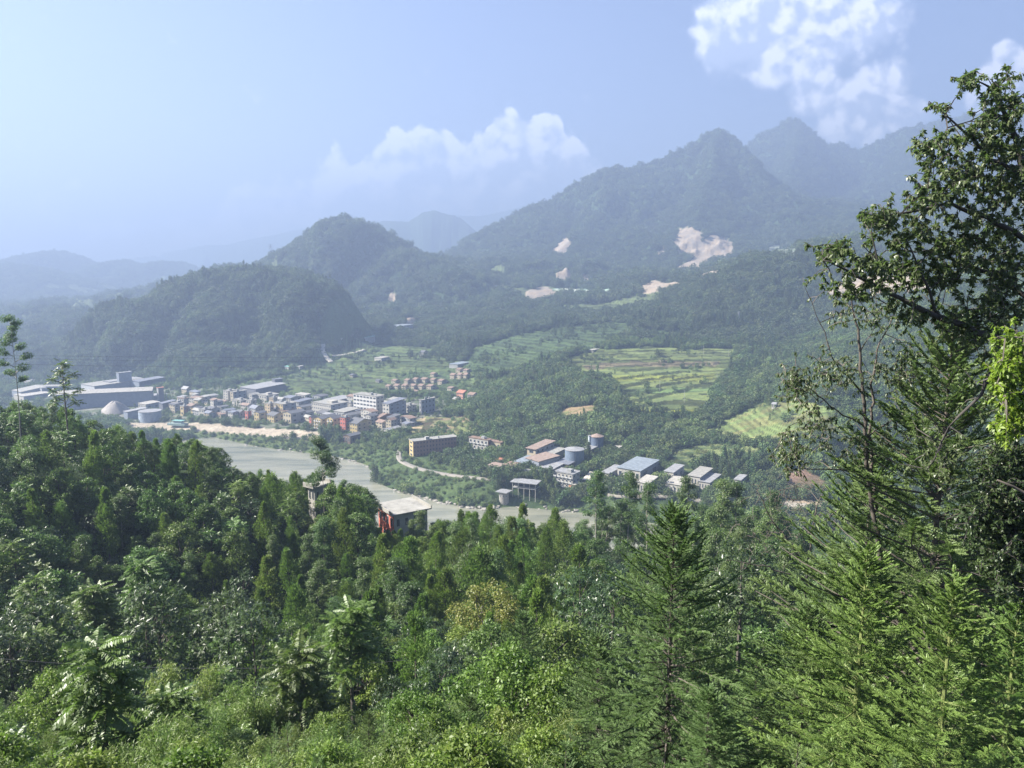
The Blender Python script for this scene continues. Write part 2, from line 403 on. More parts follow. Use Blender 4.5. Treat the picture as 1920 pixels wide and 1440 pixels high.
massif([(1300, 400, 3300), (1480, 340, 3440), (1600, 360, 3500), (1740, 320, 3350), (1950, 300, 3250), (2300, 300, 3200)], 1500, 1.1, 100, 44)
massif([(1500, 225, 3440), (1480, 330, 2900), (1520, 420, 2400)], 480, 1.1, 42, 42)
massif([(1700, 236, 3400), (1720, 340, 2800), (1780, 430, 2200)], 520, 1.1, 42, 43)
# far ranges
massif([(690, 420, 4700), (720, 412, 4700), (765, 414, 4700), (790, 396, 4720), (815, 390, 4720), (840, 398, 4720), (858, 400, 4720), (880, 420, 4700), (900, 440, 4700), (1000, 470, 4700)], 700, 1.2, 45, 51)
massif([(260, 492, 6800), (285, 478, 6800), (320, 492, 6800), (350, 466, 7000), (390, 459, 7000), (430, 458, 7000), (470, 448, 7000), (530, 437, 7000), (590, 422, 7000), (640, 412, 7000), (700, 413, 7000), (760, 418, 7000), (860, 404, 7100), (900, 405, 7100), (980, 385, 7200), (1100, 360, 7200)], 1500, 1.2, 70, 61)
massif([(-500, 480, 3700), (-100, 500, 3700), (0, 492, 3700), (50, 484, 3700), (78, 473, 3700), (108, 468, 3700), (128, 472, 3700), (150, 488, 3700), (175, 498, 3700), (205, 490, 3700), (235, 485, 3700), (262, 498, 3700), (290, 490, 3720), (312, 486, 3720), (335, 500, 3700), (385, 514, 3650), (430, 540, 3600)], 800, 1.2, 40, 71)
massif([(-500, 470, 2900), (-60, 480, 2950), (0, 492, 3000), (45, 494, 2980), (90, 512, 2900), (130, 530, 2850), (180, 552, 2800), (260, 575, 2700)], 520, 1.2, 26, 81)
massif([(-400, 560, 2100), (0, 562, 2150), (90, 563, 2200), (190, 560, 2250), (260, 556, 2300), (330, 560, 2300)], 260, 1.5, 14, 82)

# river: far bank traced at water level, near bank about 95 m closer
def at_z(px, py, z):
    u, t = pixdir(px, py); d = (z - CAMZ) / t; return (u * d, d)
FARB = [at_z(*p, 0) for p in ((-500, 835), (0, 845), (240, 840), (330, 828), (395, 821), (470, 838), (560, 849), (640, 861), (682, 874), (694, 888), (692, 903), (720, 918), (775, 930), (840, 948), (900, 957), (960, 952), (1020, 957), (1090, 964), (1200, 980), (1330, 1003), (1450, 1030), (1560, 1045), (1800, 1060), (2400, 1080))]
FARB = np.array(FARB)
NEARB = FARB.copy()
for i in range(len(FARB)):
    a = FARB[max(i - 2, 0)]; b = FARB[min(i + 2, len(FARB) - 1)]; t = (b - a) / np.linalg.norm(b - a)
    NEARB[i] = FARB[i] + np.array([t[1], -t[0]]) * (-1 if False else 1) * 92.0
RIV = np.concatenate([FARB, NEARB[::-1]])
def inside(x, y, poly):
    c = np.zeros(x.shape, bool); n = len(poly)
    for i in range(n):
        ax, ay = poly[i][0], poly[i][1]; bx, by = poly[(i + 1) % n][0], poly[(i + 1) % n][1]
        m = ((ay > y) != (by > y)) & (x < (bx - ax) * (y - ay) / (by - ay + 1e-12) + ax)
        c ^= m
    return c
def sdist(x, y, poly):
    p = [(a, b, 0.0) for a, b in poly]; d = poly_dist(x, y, p + [p[0]])[0]
    return np.where(inside(x, y, poly), -d, d)

# polar grid: columns of constant direction, rows of constant distance
us = np.concatenate([np.linspace(-1.9, -0.80, 70)[:-1], np.linspace(-0.80, 0.80, 1150), np.linspace(0.80, 1.9, 70)[1:]])
ys = [3.0]
while ys[-1] < 9800:
    y = ys[-1]; ys.append(y * (1.035 if y < 60 else 1.018 if y < 330 else 1.0052 if y < 2000 else 1.008 if y < 3600 else 1.02))
ys = np.array(ys)
GY, GU = np.meshgrid(ys, us, indexing='ij'); GX = GU * GY
# the smooth base is evaluated coarse and refined
cu = np.linspace(-1.9, 1.9, 260); cl = np.linspace(math.log(3.0), math.log(9900), 300)
bh = base_h(np.exp(cl)[:, None] * cu[None, :], np.repeat(np.exp(cl)[:, None], len(cu), 1))
def bilin(A, gy, gx, y, x):
    j = np.clip(np.interp(y, gy, np.arange(len(gy))), 0, len(gy) - 1.001); i = np.clip(np.interp(x, gx, np.arange(len(gx))), 0, len(gx) - 1.001)
    j0 = j.astype(int); i0 = i.astype(int); fj = j - j0; fi = i - i0
    return (A[j0, i0] * (1 - fj) * (1 - fi) + A[j0 + 1, i0] * fj * (1 - fi) + A[j0, i0 + 1] * (1 - fj) * fi + A[j0 + 1, i0 + 1] * fj * fi)
H = bilin(bh, cl, cu, np.log(GY), GU)
farw = sstep(GY, 450, 900)
H = H + farw * (fbm(GX / 160, GY / 160, 4, 3) * 9 * sstep(GY, 600, 1500) + fbm(GX / 45, GY / 45, 3, 5) * 2.2)
rivd = sdist(GX, GY, RIV)
for pts, R0, pw, amp, seed in MASS:
    xs = [p[0] for p in pts]; yv = [p[1] for p in pts]
    m = (GX > min(xs) - R0 * 2) & (GX < max(xs) + R0 * 2) & (GY > min(yv) - R0 * 2) & (GY < max(yv) + R0 * 2)
    if not m.any(): continue
    x, y = GX[m], GY[m]
    wx = fbm(x / (R0 * .7), y / (R0 * .7), 3, seed + 5) * R0 * 0.16
    wy = fbm(x / (R0 * .7) + 40, y / (R0 * .7), 3, seed + 6) * R0 * 0.16
    r0, s, zc = poly_dist(x, y, pts)
    nearc = sstep(r0, 0, R0 * .25)
    r, s, zc2 = poly_dist(x + wx * nearc, y + wy * nearc, pts)
    t = r / R0
    g = fbm(s / (R0 * .30) + 3, r / (R0 * 1.6), 4, seed, 0.5, True)
    g2 = fbm(x / (R0 * .16), y / (R0 * .16), 4, seed + 9, 0.55, True)
    h = zc - (zc - 0) * np.minimum(t, 3) ** pw * 0.98 + amp * sstep(t, 0.0, 0.35) * (g * 0.8 + g2 * 0.45 - 0.25) * (1 - sstep(t, .9, 1.4) * .6)
    h += fbm(x / 22, y / 22, 3, seed + 2) * np.minimum(3.0, y / 900) 
    k = 10.0
    hb = H[m]; hh = np.clip(0.5 + 0.5 * (h - hb) / k, 0, 1); H[m] = hb * (1 - hh) + h * hh + k * hh * (1 - hh) * .6 * np.clip((y - 600) / 400, 0, 1)
# banks and river bed
bank = sstep(rivd, 0.0, 14.0)
H = np.where(rivd > 0, np.maximum(H, 0.35 + rivd * 0.02) * bank + (1 - bank) * (-0.6 + rivd * 0.09), np.maximum(-4, rivd * 0.25 - 0.6))
LY = np.log(ys)
def ground(x, y):
    x = np.asarray(x, float); y = np.asarray(y, float)
    return bilin(H, LY, us, np.log(np.maximum(y, 3.0)), x / np.maximum(y, 3.0))
def hit(px, py, dmin=420.0, dmax=9000.0):
    """where the sight line through a point of the photograph meets the ground"""
    u, t = pixdir(px, py)
    d = np.exp(np.linspace(math.log(dmin), math.log(dmax), 4000))
    g = ground(u * d, d); k = np.nonzero(CAMZ + t * d < g)[0]
    if len(k) == 0: i = np.argmin(np.abs(CAMZ + t * d - g))
    else: i = k[0]
    return (u * d[i], d[i], float(g[i]))
# ------------------------------------------------------------------ what grows or lies where
def hitpoly(pix): return np.array([hit(*p)[:2] for p in pix])
C_FOREST, C_FIELD, C_TOWN, C_SAND, C_SCAR, C_SCRUB, C_FARV = range(7)
cls = np.zeros(GX.shape, np.int8)
alb = np.zeros(GX.shape + (3,), np.float32); alb[:] = (0.030, 0.052, 0.018)
far_m = GY > 1300
alb[far_m] = (0.034, 0.058, 0.024)
warp_x = fbm(GX / 30, GY / 30, 4, 91) ; warp_y = fbm(GX / 30 + 9, GY / 30, 4, 92)
TERR = np.zeros(GX.shape)
def cover(pix, c, col, wob=10.0, terr=0.0, col2=None, band=None, prob=None):
    if c == C_SCAR: wob = 1.8
    pl = hitpoly(pix); x0, y0 = pl.min(0) - 3 * wob; x1, y1 = pl.max(0) + 3 * wob
    m = (GX > x0) & (GX < x1) & (GY > y0) & (GY < y1) & (rivd > 0)
    x = GX[m] + warp_x[m] * wob; y = GY[m] + warp_y[m] * wob
    ins = inside(x, y, pl)
    if prob: ins &= (fbm(GX[m] / 14, GY[m] / 14, 3, 77) + fbm(GX[m] / 50, GY[m] / 50, 2, 78) > prob)
    ii = np.zeros(GX.shape, bool); ii[m] = ins
    cls[ii] = c
    cc = np.array(col)[None, :] * np.ones((ii.sum(), 1))
    if col2 is not None:
        k = sstep(fbm(GX[ii] / 25, GY[ii] / 9, 4, 55), -0.15, 0.2)[:, None]; cc = cc * (1 - k) + np.array(col2)[None] * k
    alb[ii] = cc
    if terr: TERR[ii] = terr
    return ii
G1 = (0.062, 0.092, 0.033); G2 = (0.085, 0.112, 0.038); G3 = (0.044, 0.072, 0.027); SAND = (0.34, 0.285, 0.22); PINK = (0.31, 0.245, 0.18)
# river side grass, levee, town floor
cover([(230, 798), (420, 812), (600, 830), (700, 828), (760, 850), (700, 880), (640, 862), (470, 838), (380, 824), (240, 808)], C_SCRUB, G2, 4, col2=G1)
cover([(0, 745), (420, 722), (640, 745), (840, 745), (840, 775), (760, 815), (690, 822), (600, 808), (360, 790), (250, 792), (0, 790)], C_TOWN, (0.16, 0.16, 0.13), 5, col2=(0.07, 0.10, 0.045))
cover([(232, 792), (330, 792), (440, 799), (560, 806), (612, 812), (604, 828), (540, 822), (420, 812), (330, 806), (240, 803)], C_SAND, SAND, 1.5, col2=(0.40, 0.34, 0.27))
cover([(690, 828), (760, 850), (900, 890), (930, 925), (1080, 950), (1130, 925), (1250, 945), (1500, 1000), (1300, 1000), (1080, 965), (900, 955), (780, 930), (720, 915), (690, 885)], C_SCRUB, G1, 4, col2=G3)
# slope between the dome and the town
cover([(430, 722), (560, 690), (620, 660), (700, 640), (800, 650), (880, 690), (900, 715), (870, 760), (820, 735), (690, 745), (560, 745), (470, 735)], C_FIELD, G1, 10, 1.6, col2=G2)
cover([(690, 745), (870, 735), (860, 690), (760, 700)], C_FIELD, G3, 8, 1.8, col2=G1)
cover([(600, 625), (700, 615), (720, 635), (640, 650), (590, 640)], C_FIELD, G1, 10, 0)
# terraces in the middle of the valley
T1 = cover([(1060, 672), (1120, 655), (1250, 650), (1382, 655), (1370, 690), (1345, 720), (1330, 775), (1180, 772), (1160, 745), (1150, 715), (1090, 705)], C_FIELD, G2, 5, 2.4, col2=(0.13, 0.155, 0.05))
cover([(870, 690), (880, 655), (960, 630), (1050, 612), (1150, 602), (1200, 612), (1130, 648), (1040, 668), (980, 690), (930, 705)], C_FIELD, G3, 9, 2.0, col2=G1)
cover([(1210, 610), (1300, 610), (1280, 640), (1190, 645)], C_FIELD, G3, 8, 2.0, col2=G1, prob=-.05)
cover([(770, 800), (800, 780), (870, 778), (900, 800), (880, 820), (760, 825)], C_FIELD, (0.12, 0.14, 0.05), 4, 1.8, col2=(0.20, 0.15, 0.09))
cover([(1025, 790), (1060, 765), (1110, 760), (1150, 765), (1100, 785)], C_FIELD, (0.26, 0.19, 0.11), 5, 0, col2=(0.12, 0.13, 0.05))
cover([(1310, 812), (1380, 775), (1430, 755), (1560, 765), (1580, 830), (1440, 835), (1380, 830)], C_FIELD, (0.12, 0.16, 0.055), 4, 2.0, col2=(0.16, 0.165, 0.065))
cover([(1240, 870), (1260, 840), (1330, 830), (1440, 838), (1420, 870), (1340, 860), (1280, 885)], C_FIELD, (0.12, 0.14, 0.055), 6, 1.5, col2=G3)
# red-brown and ripe yellow strips on the terraces
for (a, b, col) in (([(1090, 684), (1350, 676), (1345, 686), (1100, 693)], C_FIELD, (0.13, 0.11, 0.065)), ([(1120, 705), (1340, 698), (1335, 712), (1140, 714)], C_FIELD, (0.22, 0.25, 0.055)),
                    ([(1190, 766), (1300, 766), (1310, 776), (1190, 777)], C_FIELD, (0.36, 0.38, 0.05)), ([(1120, 662), (1380, 657), (1375, 664), (1130, 668)], C_FIELD, (0.13, 0.16, 0.06)), ([(1160, 730), (1340, 722), (1335, 730), (1180, 738)], C_FIELD, (0.10, 0.15, 0.05))):
    cover(a, b, col, 2.5, 2.0, col2=tuple(0.6 * v for v in col))
# bare cuts and quarries
for pl in ([(1030, 478), (1045, 462), (1058, 448), (1066, 468), (1052, 480), (1035, 477), (1012, 488)], [(1272, 462), (1280, 438), (1300, 434), (1322, 446), (1312, 462), (1345, 446), (1364, 458), (1362, 478), (1330, 482), (1308, 498), (1270, 498), (1302, 480), (1280, 476)],
           [(990, 548), (1020, 540), (1036, 548), (1030, 560), (1005, 567), (992, 560)], [(1232, 470), (1245, 466), (1246, 476), (1234, 478)], [(1044, 516), (1070, 512), (1070, 524), (1046, 524)], [(1088, 520), (1105, 516), (1108, 530), (1092, 534)],
           [(1200, 540), (1230, 528), (1270, 532), (1268, 540), (1210, 548)], [(1315, 512), (1345, 510), (1342, 520), (1318, 520)], [(1560, 548), (1640, 520), (1720, 522), (1740, 545), (1660, 552)], [(732, 552), (745, 555), (738, 572), (728, 570)], [(855, 498), (864, 494), (866, 502), (858, 504)],
           [(1450, 945), (1560, 945), (1700, 965), (1690, 990), (1500, 990)], [(760, 600), (780, 598), (778, 612), (764, 612)]):
    mx_, my_ = np.mean(pl, 0); pl = [(mx_ + (a - mx_) * 1.22, my_ + (b - my_) * 1.3) for a, b in pl]
    cover(pl, C_SCAR, PINK, 3, 0, col2=(0.28, 0.24, 0.20))
cover([(1415, 482), (1440, 462), (1465, 456), (1500, 462), (1490, 486)], C_SCAR, (0.16, 0.20, 0.15), 5, 6.0, col2=(0.26, 0.27, 0.22))
cover([(1035, 542), (1060, 540), (1100, 542), (1180, 546), (1180, 552), (1060, 550)], C_SCAR, (0.25, 0.36, 0.29), 2, 0, col2=(0.42, 0.42, 0.36))
cover([(920, 560), (980, 500), (1060, 480), (1250, 490), (1300, 520), (1200, 560), (1050, 575)], C_FARV, (0.06, 0.09, 0.035), 12, 5.0, col2=G3, prob=0.02) if False else None
cover([(1455, 1025), (1540, 1040), (1560, 1085), (1470, 1090)], C_SAND, (0.40, 0.37, 0.31), 2)
cover([(765, 815), (772, 790), (800, 782), (790, 800), (778, 830)], C_SCAR, (0.40, 0.30, 0.19), 2, 0, col2=(0.15, 0.15, 0.06))
cover([(1455, 890), (1500, 878), (1545, 895), (1560, 930), (1480, 925)], C_SCAR, (0.20, 0.13, 0.095), 4, 0, col2=(0.13, 0.10, 0.06))
# patchy clearings on the lower slopes of the mountains
mm = (GY > 1150) & (GY < 2100) & (cls == 0) & (np.abs(GU) < 0.8)
pat = fbm(GX / 120, GY / 120, 4, 131) + 0.4 * fbm(GX / 30, GY / 30, 3, 132)
sel = mm & (pat > 0.13) & (H < 185) & (np.abs(GU + .18) > .13); cls[sel] = C_FIELD; alb[sel] = (0.085, 0.11, 0.045); TERR[sel] = 4.0
m2 = (GY > 1250) & (GU < -0.45) & (H < 130); sel = m2 & (pat > 0.05); cls[sel] = C_FIELD; alb[sel] = (0.09, 0.115, 0.055)
# terraces: steps in the ground
tm = (TERR > 0)
sh = TERR[tm]; hz = H[tm] + fbm(GX[tm] / 60, GY[tm] / 60, 3, 301) * sh * 0.4
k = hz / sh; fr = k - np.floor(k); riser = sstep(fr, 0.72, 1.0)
step = (np.floor(k) + riser) * sh - (hz - H[tm])
H[tm] = H[tm] * 0.1 + step * 0.9
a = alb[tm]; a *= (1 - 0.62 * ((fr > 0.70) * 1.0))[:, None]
stripe = _hash(np.floor(k), np.zeros_like(k), 5) & 255
a *= (0.80 + 0.65 * (stripe / 255.0))[:, None]; alb[tm] = a
alb *= (1 + 0.25 * fbm(GX / 18, GY / 18, 4, 201))[..., None]
# --- ground mesh
nr, nc = GX.shape
idx = np.arange(nr * nc).reshape(nr, nc)
q = np.stack([idx[:-1, :-1], idx[:-1, 1:], idx[1:, 1:], idx[1:, :-1]], -1).reshape(-1, 4)
mg, n, l, b, out = newmat('ground')
at = n.new('ShaderNodeAttribute'); at.attribute_name = 'cover'
tco = n.new('ShaderNodeTexCoord')
f1 = _noise(n, l, 0.35, 6, tco.outputs['Object'], 0.7)
c1 = _mixc(n, l, 1.0, at.outputs['Color'], _mixc(n, l, _ramp(n, l, f1, 0.3, 0.7), (0.55, 0.55, 0.55), (1.35, 1.35, 1.3)), 'MULTIPLY')
l.new(c1, b.inputs['Base Color']); b.inputs['Roughness'].default_value = 0.95; b.inputs['Specular IOR Level'].default_value = 0.15
bp = n.new('ShaderNodeBump'); bp.inputs['Strength'].default_value = 0.6; bp.inputs['Distance'].default_value = 1.0
l.new(_noise(n, l, 0.5, 5, tco.outputs['Object'], 0.7), bp.inputs['Height']); l.new(bp.outputs[0], b.inputs['Normal'])
me = mesh_np('ground', np.stack([GX, GY, H], -1).reshape(-1, 3), q, None, [mg], attrs={'cover': alb.reshape(-1, 3)}, smooth=True)
tag(obj('ground', me), kind='structure')
# --- river
mw, n, l, b, out = newmat('river_water')
tco = n.new('ShaderNodeTexCoord'); mp = n.new('ShaderNodeMapping'); l.new(tco.outputs['Object'], mp.inputs[0]); mp.inputs['Rotation'].default_value = (0, 0, R(20)); mp.inputs['Scale'].default_value = (0.35, 1.6, 1)
f = _noise(n, l, 0.05, 7, mp.outputs[0], 0.6)
l.new(_mixc(n, l, _ramp(n, l, f, 0.35, 0.68), (0.135, 0.145, 0.11), (0.28, 0.27, 0.20)), b.inputs['Base Color'])
b.inputs['Roughness'].default_value = 0.16; b.inputs['IOR'].default_value = 1.33; b.inputs['Specular IOR Level'].default_value = 0.5
bp = n.new('ShaderNodeBump'); bp.inputs['Strength'].default_value = 0.5; bp.inputs['Distance'].default_value = 0.25
l.new(_noise(n, l, 0.9, 5, mp.outputs[0], 0.7), bp.inputs['Height']); l.new(bp.outputs[0], b.inputs['Normal'])
rp = MB(); rp.add([(-900, 250, 0), (1100, 250, 0), (1100, 900, 0), (-900, 900, 0)], [(0, 1, 2, 3)])
tag(rp.build('river_water', mw), kind='structure')
# ------------------------------------------------------------------ plants: numpy leaf builders
def unit(v): return v / np.maximum(np.linalg.norm(v, axis=-1, keepdims=True), 1e-9)
def rdir(n, r): return unit(r.normal(size=(n, 3)))
class Leaves:
    def __init__(s): s.V = []; s.T = []; s.n = 0
    def quads(s, p, d, nrm, Ln, W, tint, fold=0.12, droop=0.1, belly=0.45):
        """one folded leaf per row"""
        d = unit(d); side = unit(np.cross(d, nrm)); up = np.cross(side, d)
        Ln = np.broadcast_to(np.asarray(Ln, float), (len(p),))[:, None]; W = np.broadcast_to(np.asarray(W, float), (len(p),))[:, None]
        v = np.stack([p, p + d * belly * Ln + side * W * .5 + up * fold * W, p + d * Ln - up * droop * Ln, p + d * belly * Ln - side * W * .5 + up * fold * W], 1)
        s.V.append(v.reshape(-1, 3)); s.T.append(np.repeat(np.broadcast_to(tint, (len(p),)), 4)); s.n += len(p)
    def pinnate(s, p, d, up, Ln, pairs, lL, lW, tint, r, arch=0.35, sweep=0.45, hang=0.25, taper=True, top=False, tipdown=0.0):
        """feathered fronds: p,d,up (N,3), Ln (N); leaflets on both sides of an arching midrib"""
        N = len(p); d = unit(d); side = unit(np.cross(d, up)); up = unit(np.cross(side, d))
        Ln = np.broadcast_to(np.asarray(Ln, float), (N,)); tint = np.broadcast_to(tint, (N,))
        t = (np.arange(pairs) + 0.6) / pairs
        pos = p[:, None] + d[:, None] * (t[None, :, None] * Ln[:, None, None]) - np.array([0, 0, 1.0]) * (arch * (t ** 2)[None, :, None] * Ln[:, None, None])
        tang = unit(d[:, None] - np.array([0, 0, 1.0]) * (2 * arch * t[None, :, None]))
        w = (np.sin(np.pi * np.clip(t * 0.85 + 0.12, 0, 1)) ** 0.6 if taper else np.ones_like(t))
        for sg in (1, -1):
            dd = side[:, None] * sg + tang * sweep - np.array([0, 0, hang]) + r.normal(size=pos.shape) * 0.10
            nn = np.broadcast_to(up[:, None], pos.shape) + r.normal(size=pos.shape) * 0.12
            tt = np.clip(np.repeat(tint[:, None], pairs, 1) + r.normal(size=(N, pairs)) * .08, 0, 1)
            s.quads(pos.reshape(-1, 3), dd.reshape(-1, 3), nn.reshape(-1, 3), np.tile(lL * w, N) * r.uniform(.85, 1.15, N * pairs), lW, tt.ravel(), droop=0.12 + tipdown)
        if top:
            dd = up[:, None] * 0.9 + tang * .7 + r.normal(size=pos.shape) * 0.25
            s.quads(pos.reshape(-1, 3), dd.reshape(-1, 3), np.broadcast_to(side[:, None], pos.shape).reshape(-1, 3), np.tile(lL * w * .8, N), lW, np.repeat(tint, pairs))
    def mesh(s, name, mat):
        V = np.concatenate(s.V); T = np.concatenate(s.T)
        q = np.arange(len(V)).reshape(-1, 4)
        return mesh_np(name, V, q, None, [mat], attrs={'tint': T})

def branches(mb, p, d, Ln, rad, depth, r, tips, spread=0.7, kids=3, bend=0.25, lift=0.2, shrink=0.62, seg=3, segs=None):
    """recursive limbs: adds tubes to mb, collects (tip position, direction, level, base) in tips"""
    pts = [np.array(p, float)]; dd = unit(np.array(d, float)); q = pts[0]
    for i in range(seg):
        dd = unit(dd + r.normal(size=3) * bend * .5 + np.array([0, 0, lift * .3])); q = q + dd * Ln / seg; pts.append(q)
    if mb is not None: mb.path(pts, [rad * (1 - 0.5 * i / seg) for i in range(seg + 1)], n=5 if rad > .04 else 3)
    if segs is not None: segs.append((pts, depth))
    if depth == 0:
        tips.append((q, dd, pts[-2])); return
    for k in range(kids):
        f = r.uniform(0.45, 1.0) if k else 1.0
        j = min(int(f * seg), seg - 1); b = pts[j] + (pts[j + 1] - pts[j]) * (f * seg - j) if f < 1 else q
        nd = unit(dd + rdir(1, r)[0] * spread + np.array([0, 0, lift]))
        branches(mb, b, nd, Ln * shrink * r.uniform(.8, 1.2), rad * .5, depth - 1, r, tips, spread, kids, bend, lift, shrink, seg, segs)

M_bark = matt('bark_grey_brown', (0.10, 0.085, 0.07), .9, .4, 3.0)
M_barkp = matt('bark_pale', (0.25, 0.23, 0.19), .8, .35, 2.0)
M_barkd = matt('bark_dark', (0.045, 0.04, 0.035), .9, .3, 3.0)
M_shoot = matt('green_stem', (0.16, 0.19, 0.06), .7, .3, 3.0)
LM = dict(
    broad=leafmat('leaf_broad', (0.135, 0.205, 0.044), (0.068, 0.112, 0.028), .45, .36),
    light=leafmat('leaf_light', (0.19, 0.27, 0.045), (0.09, 0.15, 0.030), .5, .42),
    lime=leafmat('leaf_lime', (0.24, 0.33, 0.03), (0.13, 0.21, 0.03), .45, .45, hue=.1),
    glossy=leafmat('leaf_glossy', (0.070, 0.108, 0.040), (0.040, 0.066, 0.028), .36, .24, spec=.4),
    cypress=leafmat('leaf_cypress', (0.190, 0.265, 0.052), (0.100, 0.160, 0.034), .6, .42),
    fir=leafmat('needle_blue_green', (0.190, 0.275, 0.090), (0.095, 0.155, 0.058), .55, .38, hue=.12),
    firy=leafmat('needle_yellow_green', (0.190, 0.290, 0.070), (0.090, 0.155, 0.044), .5, .40, hue=.12),
    euc=leafmat('leaf_gum', (0.130, 0.195, 0.055), (0.068, 0.110, 0.038), .45, .36),
    bamboo=leafmat('leaf_bamboo', (0.220, 0.290, 0.075), (0.110, 0.165, 0.045), .5, .42),
    right=leafmat('leaf_dark_oval', (0.165, 0.200, 0.085), (0.085, 0.115, 0.050), .42, .42, spec=.6, hue=.1),
    rust=leafmat('leaf_rusty', (0.22, 0.22, 0.045), (0.12, 0.15, 0.03), .5, .35, hue=.15),
    far=leafmat('leaf_far', (0.105, 0.150, 0.045), (0.052, 0.082, 0.030), .7, .30, hue=.42),
    hill=leafmat('leaf_hill_shaded', (0.070, 0.098, 0.042), (0.038, 0.056, 0.026), .7, .24, hue=.42), hilll=leafmat('leaf_hill_light_shaded', (0.110, 0.140, 0.055), (0.062, 0.088, 0.036), .7, .26, hue=.3),  # darker copies of the far leaves: hillside shade put into the colour
    farl=leafmat('leaf_far_light', (0.180, 0.235, 0.066), (0.100, 0.145, 0.045), .7, .32, hue=.30),
)
FOOT = []
def clumps(lv, cen, rad, per, lL, lW, r, out=0.7, flat=0.75, tbase=0.45, updown=0.25):
    """leaf-covered lobes: leaves spread on and in small ellipsoids"""
    N = len(cen); n = N * per
    d = rdir(n, r); k = np.repeat(np.arange(N), per); rr = np.repeat(np.broadcast_to(rad, (N,)), per) * r.uniform(.35, 1.0, n) ** .5
    p = cen[k] + d * rr[:, None] * np.array([1, 1, flat])
    dd = d * out + r.normal(size=(n, 3)) * .6 + np.array([0, 0, -updown])
    nn = d + r.normal(size=(n, 3)) * .5 + np.array([0, 0, .6])
    lt = np.repeat(r.normal(size=N) * .16, per)
    lv.quads(p, dd, nn, r.uniform(.7, 1.3, n) * lL, r.uniform(.8, 1.2, n) * lW, np.clip(tbase + lt + r.normal(size=n) * .22, 0, 1))

def sp_broad(seed, h=8, w=5, n=70, per=60, lL=.26, mat='broad', lod=1.0, pear=0.5):
    r = np.random.default_rng(seed); mb = MB(); tips = []
    trunk = [np.array([0, 0, -1.5])]; q = np.array([0, 0, 0.0])
    for i in range(5): trunk.append(q.copy()); q = q + np.array([r.normal() * .15, r.normal() * .15, h * .17])
    mb.path(trunk, [h * .022 * (1 - .13 * i) for i in range(len(trunk))], n=6)
    for i in range(9):
        z = h * r.uniform(.28, .8); a = r.uniform(0, 2 * np.pi)
        b = np.array([0, 0, z]) if z > h * .7 else trunk[1] + (trunk[-1] - trunk[1]) * (z / (h * .8))
        branches(mb, b, (math.cos(a), math.sin(a), .6), w * .30 * (1.1 - z / h * .5), h * .010, 1, r, tips, .7, 3)
    lv = Leaves()
    c = rdir(n, r) * r.uniform(.45, 1, (n, 1)) ** .4; c = c[:, :] * np.array([w / 2, w / 2, h * .36]); c[:, :2] *= (1 - pear * np.clip(c[:, 2:3] / (h * .36), -.2, 1))
    lump = 1 + .28 * perlin(c[:, 0] * .6 + seed, c[:, 2] * .6 + c[:, 1] * .4, seed)[:, None]; c *= lump
    cen = c + np.array([0, 0, h * .60])
    cen = np.concatenate([cen, np.array([t[0] for t in tips])])
    clumps(lv, cen, r.uniform(.45, .95, len(cen)) * w * .115, int(per * lod), lL, lL * .5, r)
    return lv.mesh('crown', LM[mat]), mb.mesh('trunk', M_bark), h
def sp_cone(seed, h=9, w=3.2, n=150, per=34, mat='cypress', lL=.27):
    """dense pointed crown made of short upswept sprays"""
    r = np.random.default_rng(seed); mb = MB(); mb.path([(0, 0, -1.5), (0, 0, h * .5), (0, 0, h * .95)], [.13, .09, .02], n=6)
    lv = Leaves(); t = r.uniform(0, 1, n) ** .8; a = r.uniform(0, 2 * np.pi, n) + 0; t = t + .05 * np.sin(a * 2 + seed)
    t = np.clip(t, 0, .99); prof = np.clip(1 - t, 0.01, 1) ** .75 * (0.55 + .45 * np.clip(t * 6, 0, 1)); t = np.clip(t, 0, .99); lob = 1 + .30 * np.sin(a * 3 + seed + t * 9) + .22 * np.sin(a * 5 - t * 17 + seed)
    rr = w / 2 * prof * lob * r.uniform(.55, 1, n) + .08
    cen = np.stack([rr * np.cos(a), rr * np.sin(a), h * (.10 + .90 * t)], -1)
    rad = w * .15 * (1.25 - .75 * t) * r.uniform(.6, 1.5, n)
    k = np.repeat(np.arange(n), per); m = len(k); d = rdir(m, r) * rad[k][:, None] * r.uniform(.3, 1, (m, 1))
    p = cen[k] + d * np.array([1, 1, 1.5]); outw = unit(np.stack([np.cos(a), np.sin(a), np.zeros(n)], -1))[k]
    dd = outw * .55 + np.array([0, 0, .9]) + r.normal(size=(m, 3)) * .38
    lv.quads(p, dd, outw + r.normal(size=(m, 3)) * .4, r.uniform(.7, 1.3, m) * lL, lL * .38, np.clip(.45 + r.normal(size=n)[k] * .15 + r.normal(size=m) * .2, 0, 1))
    return lv.mesh('crown', LM[mat]), mb.mesh('trunk', M_bark), h
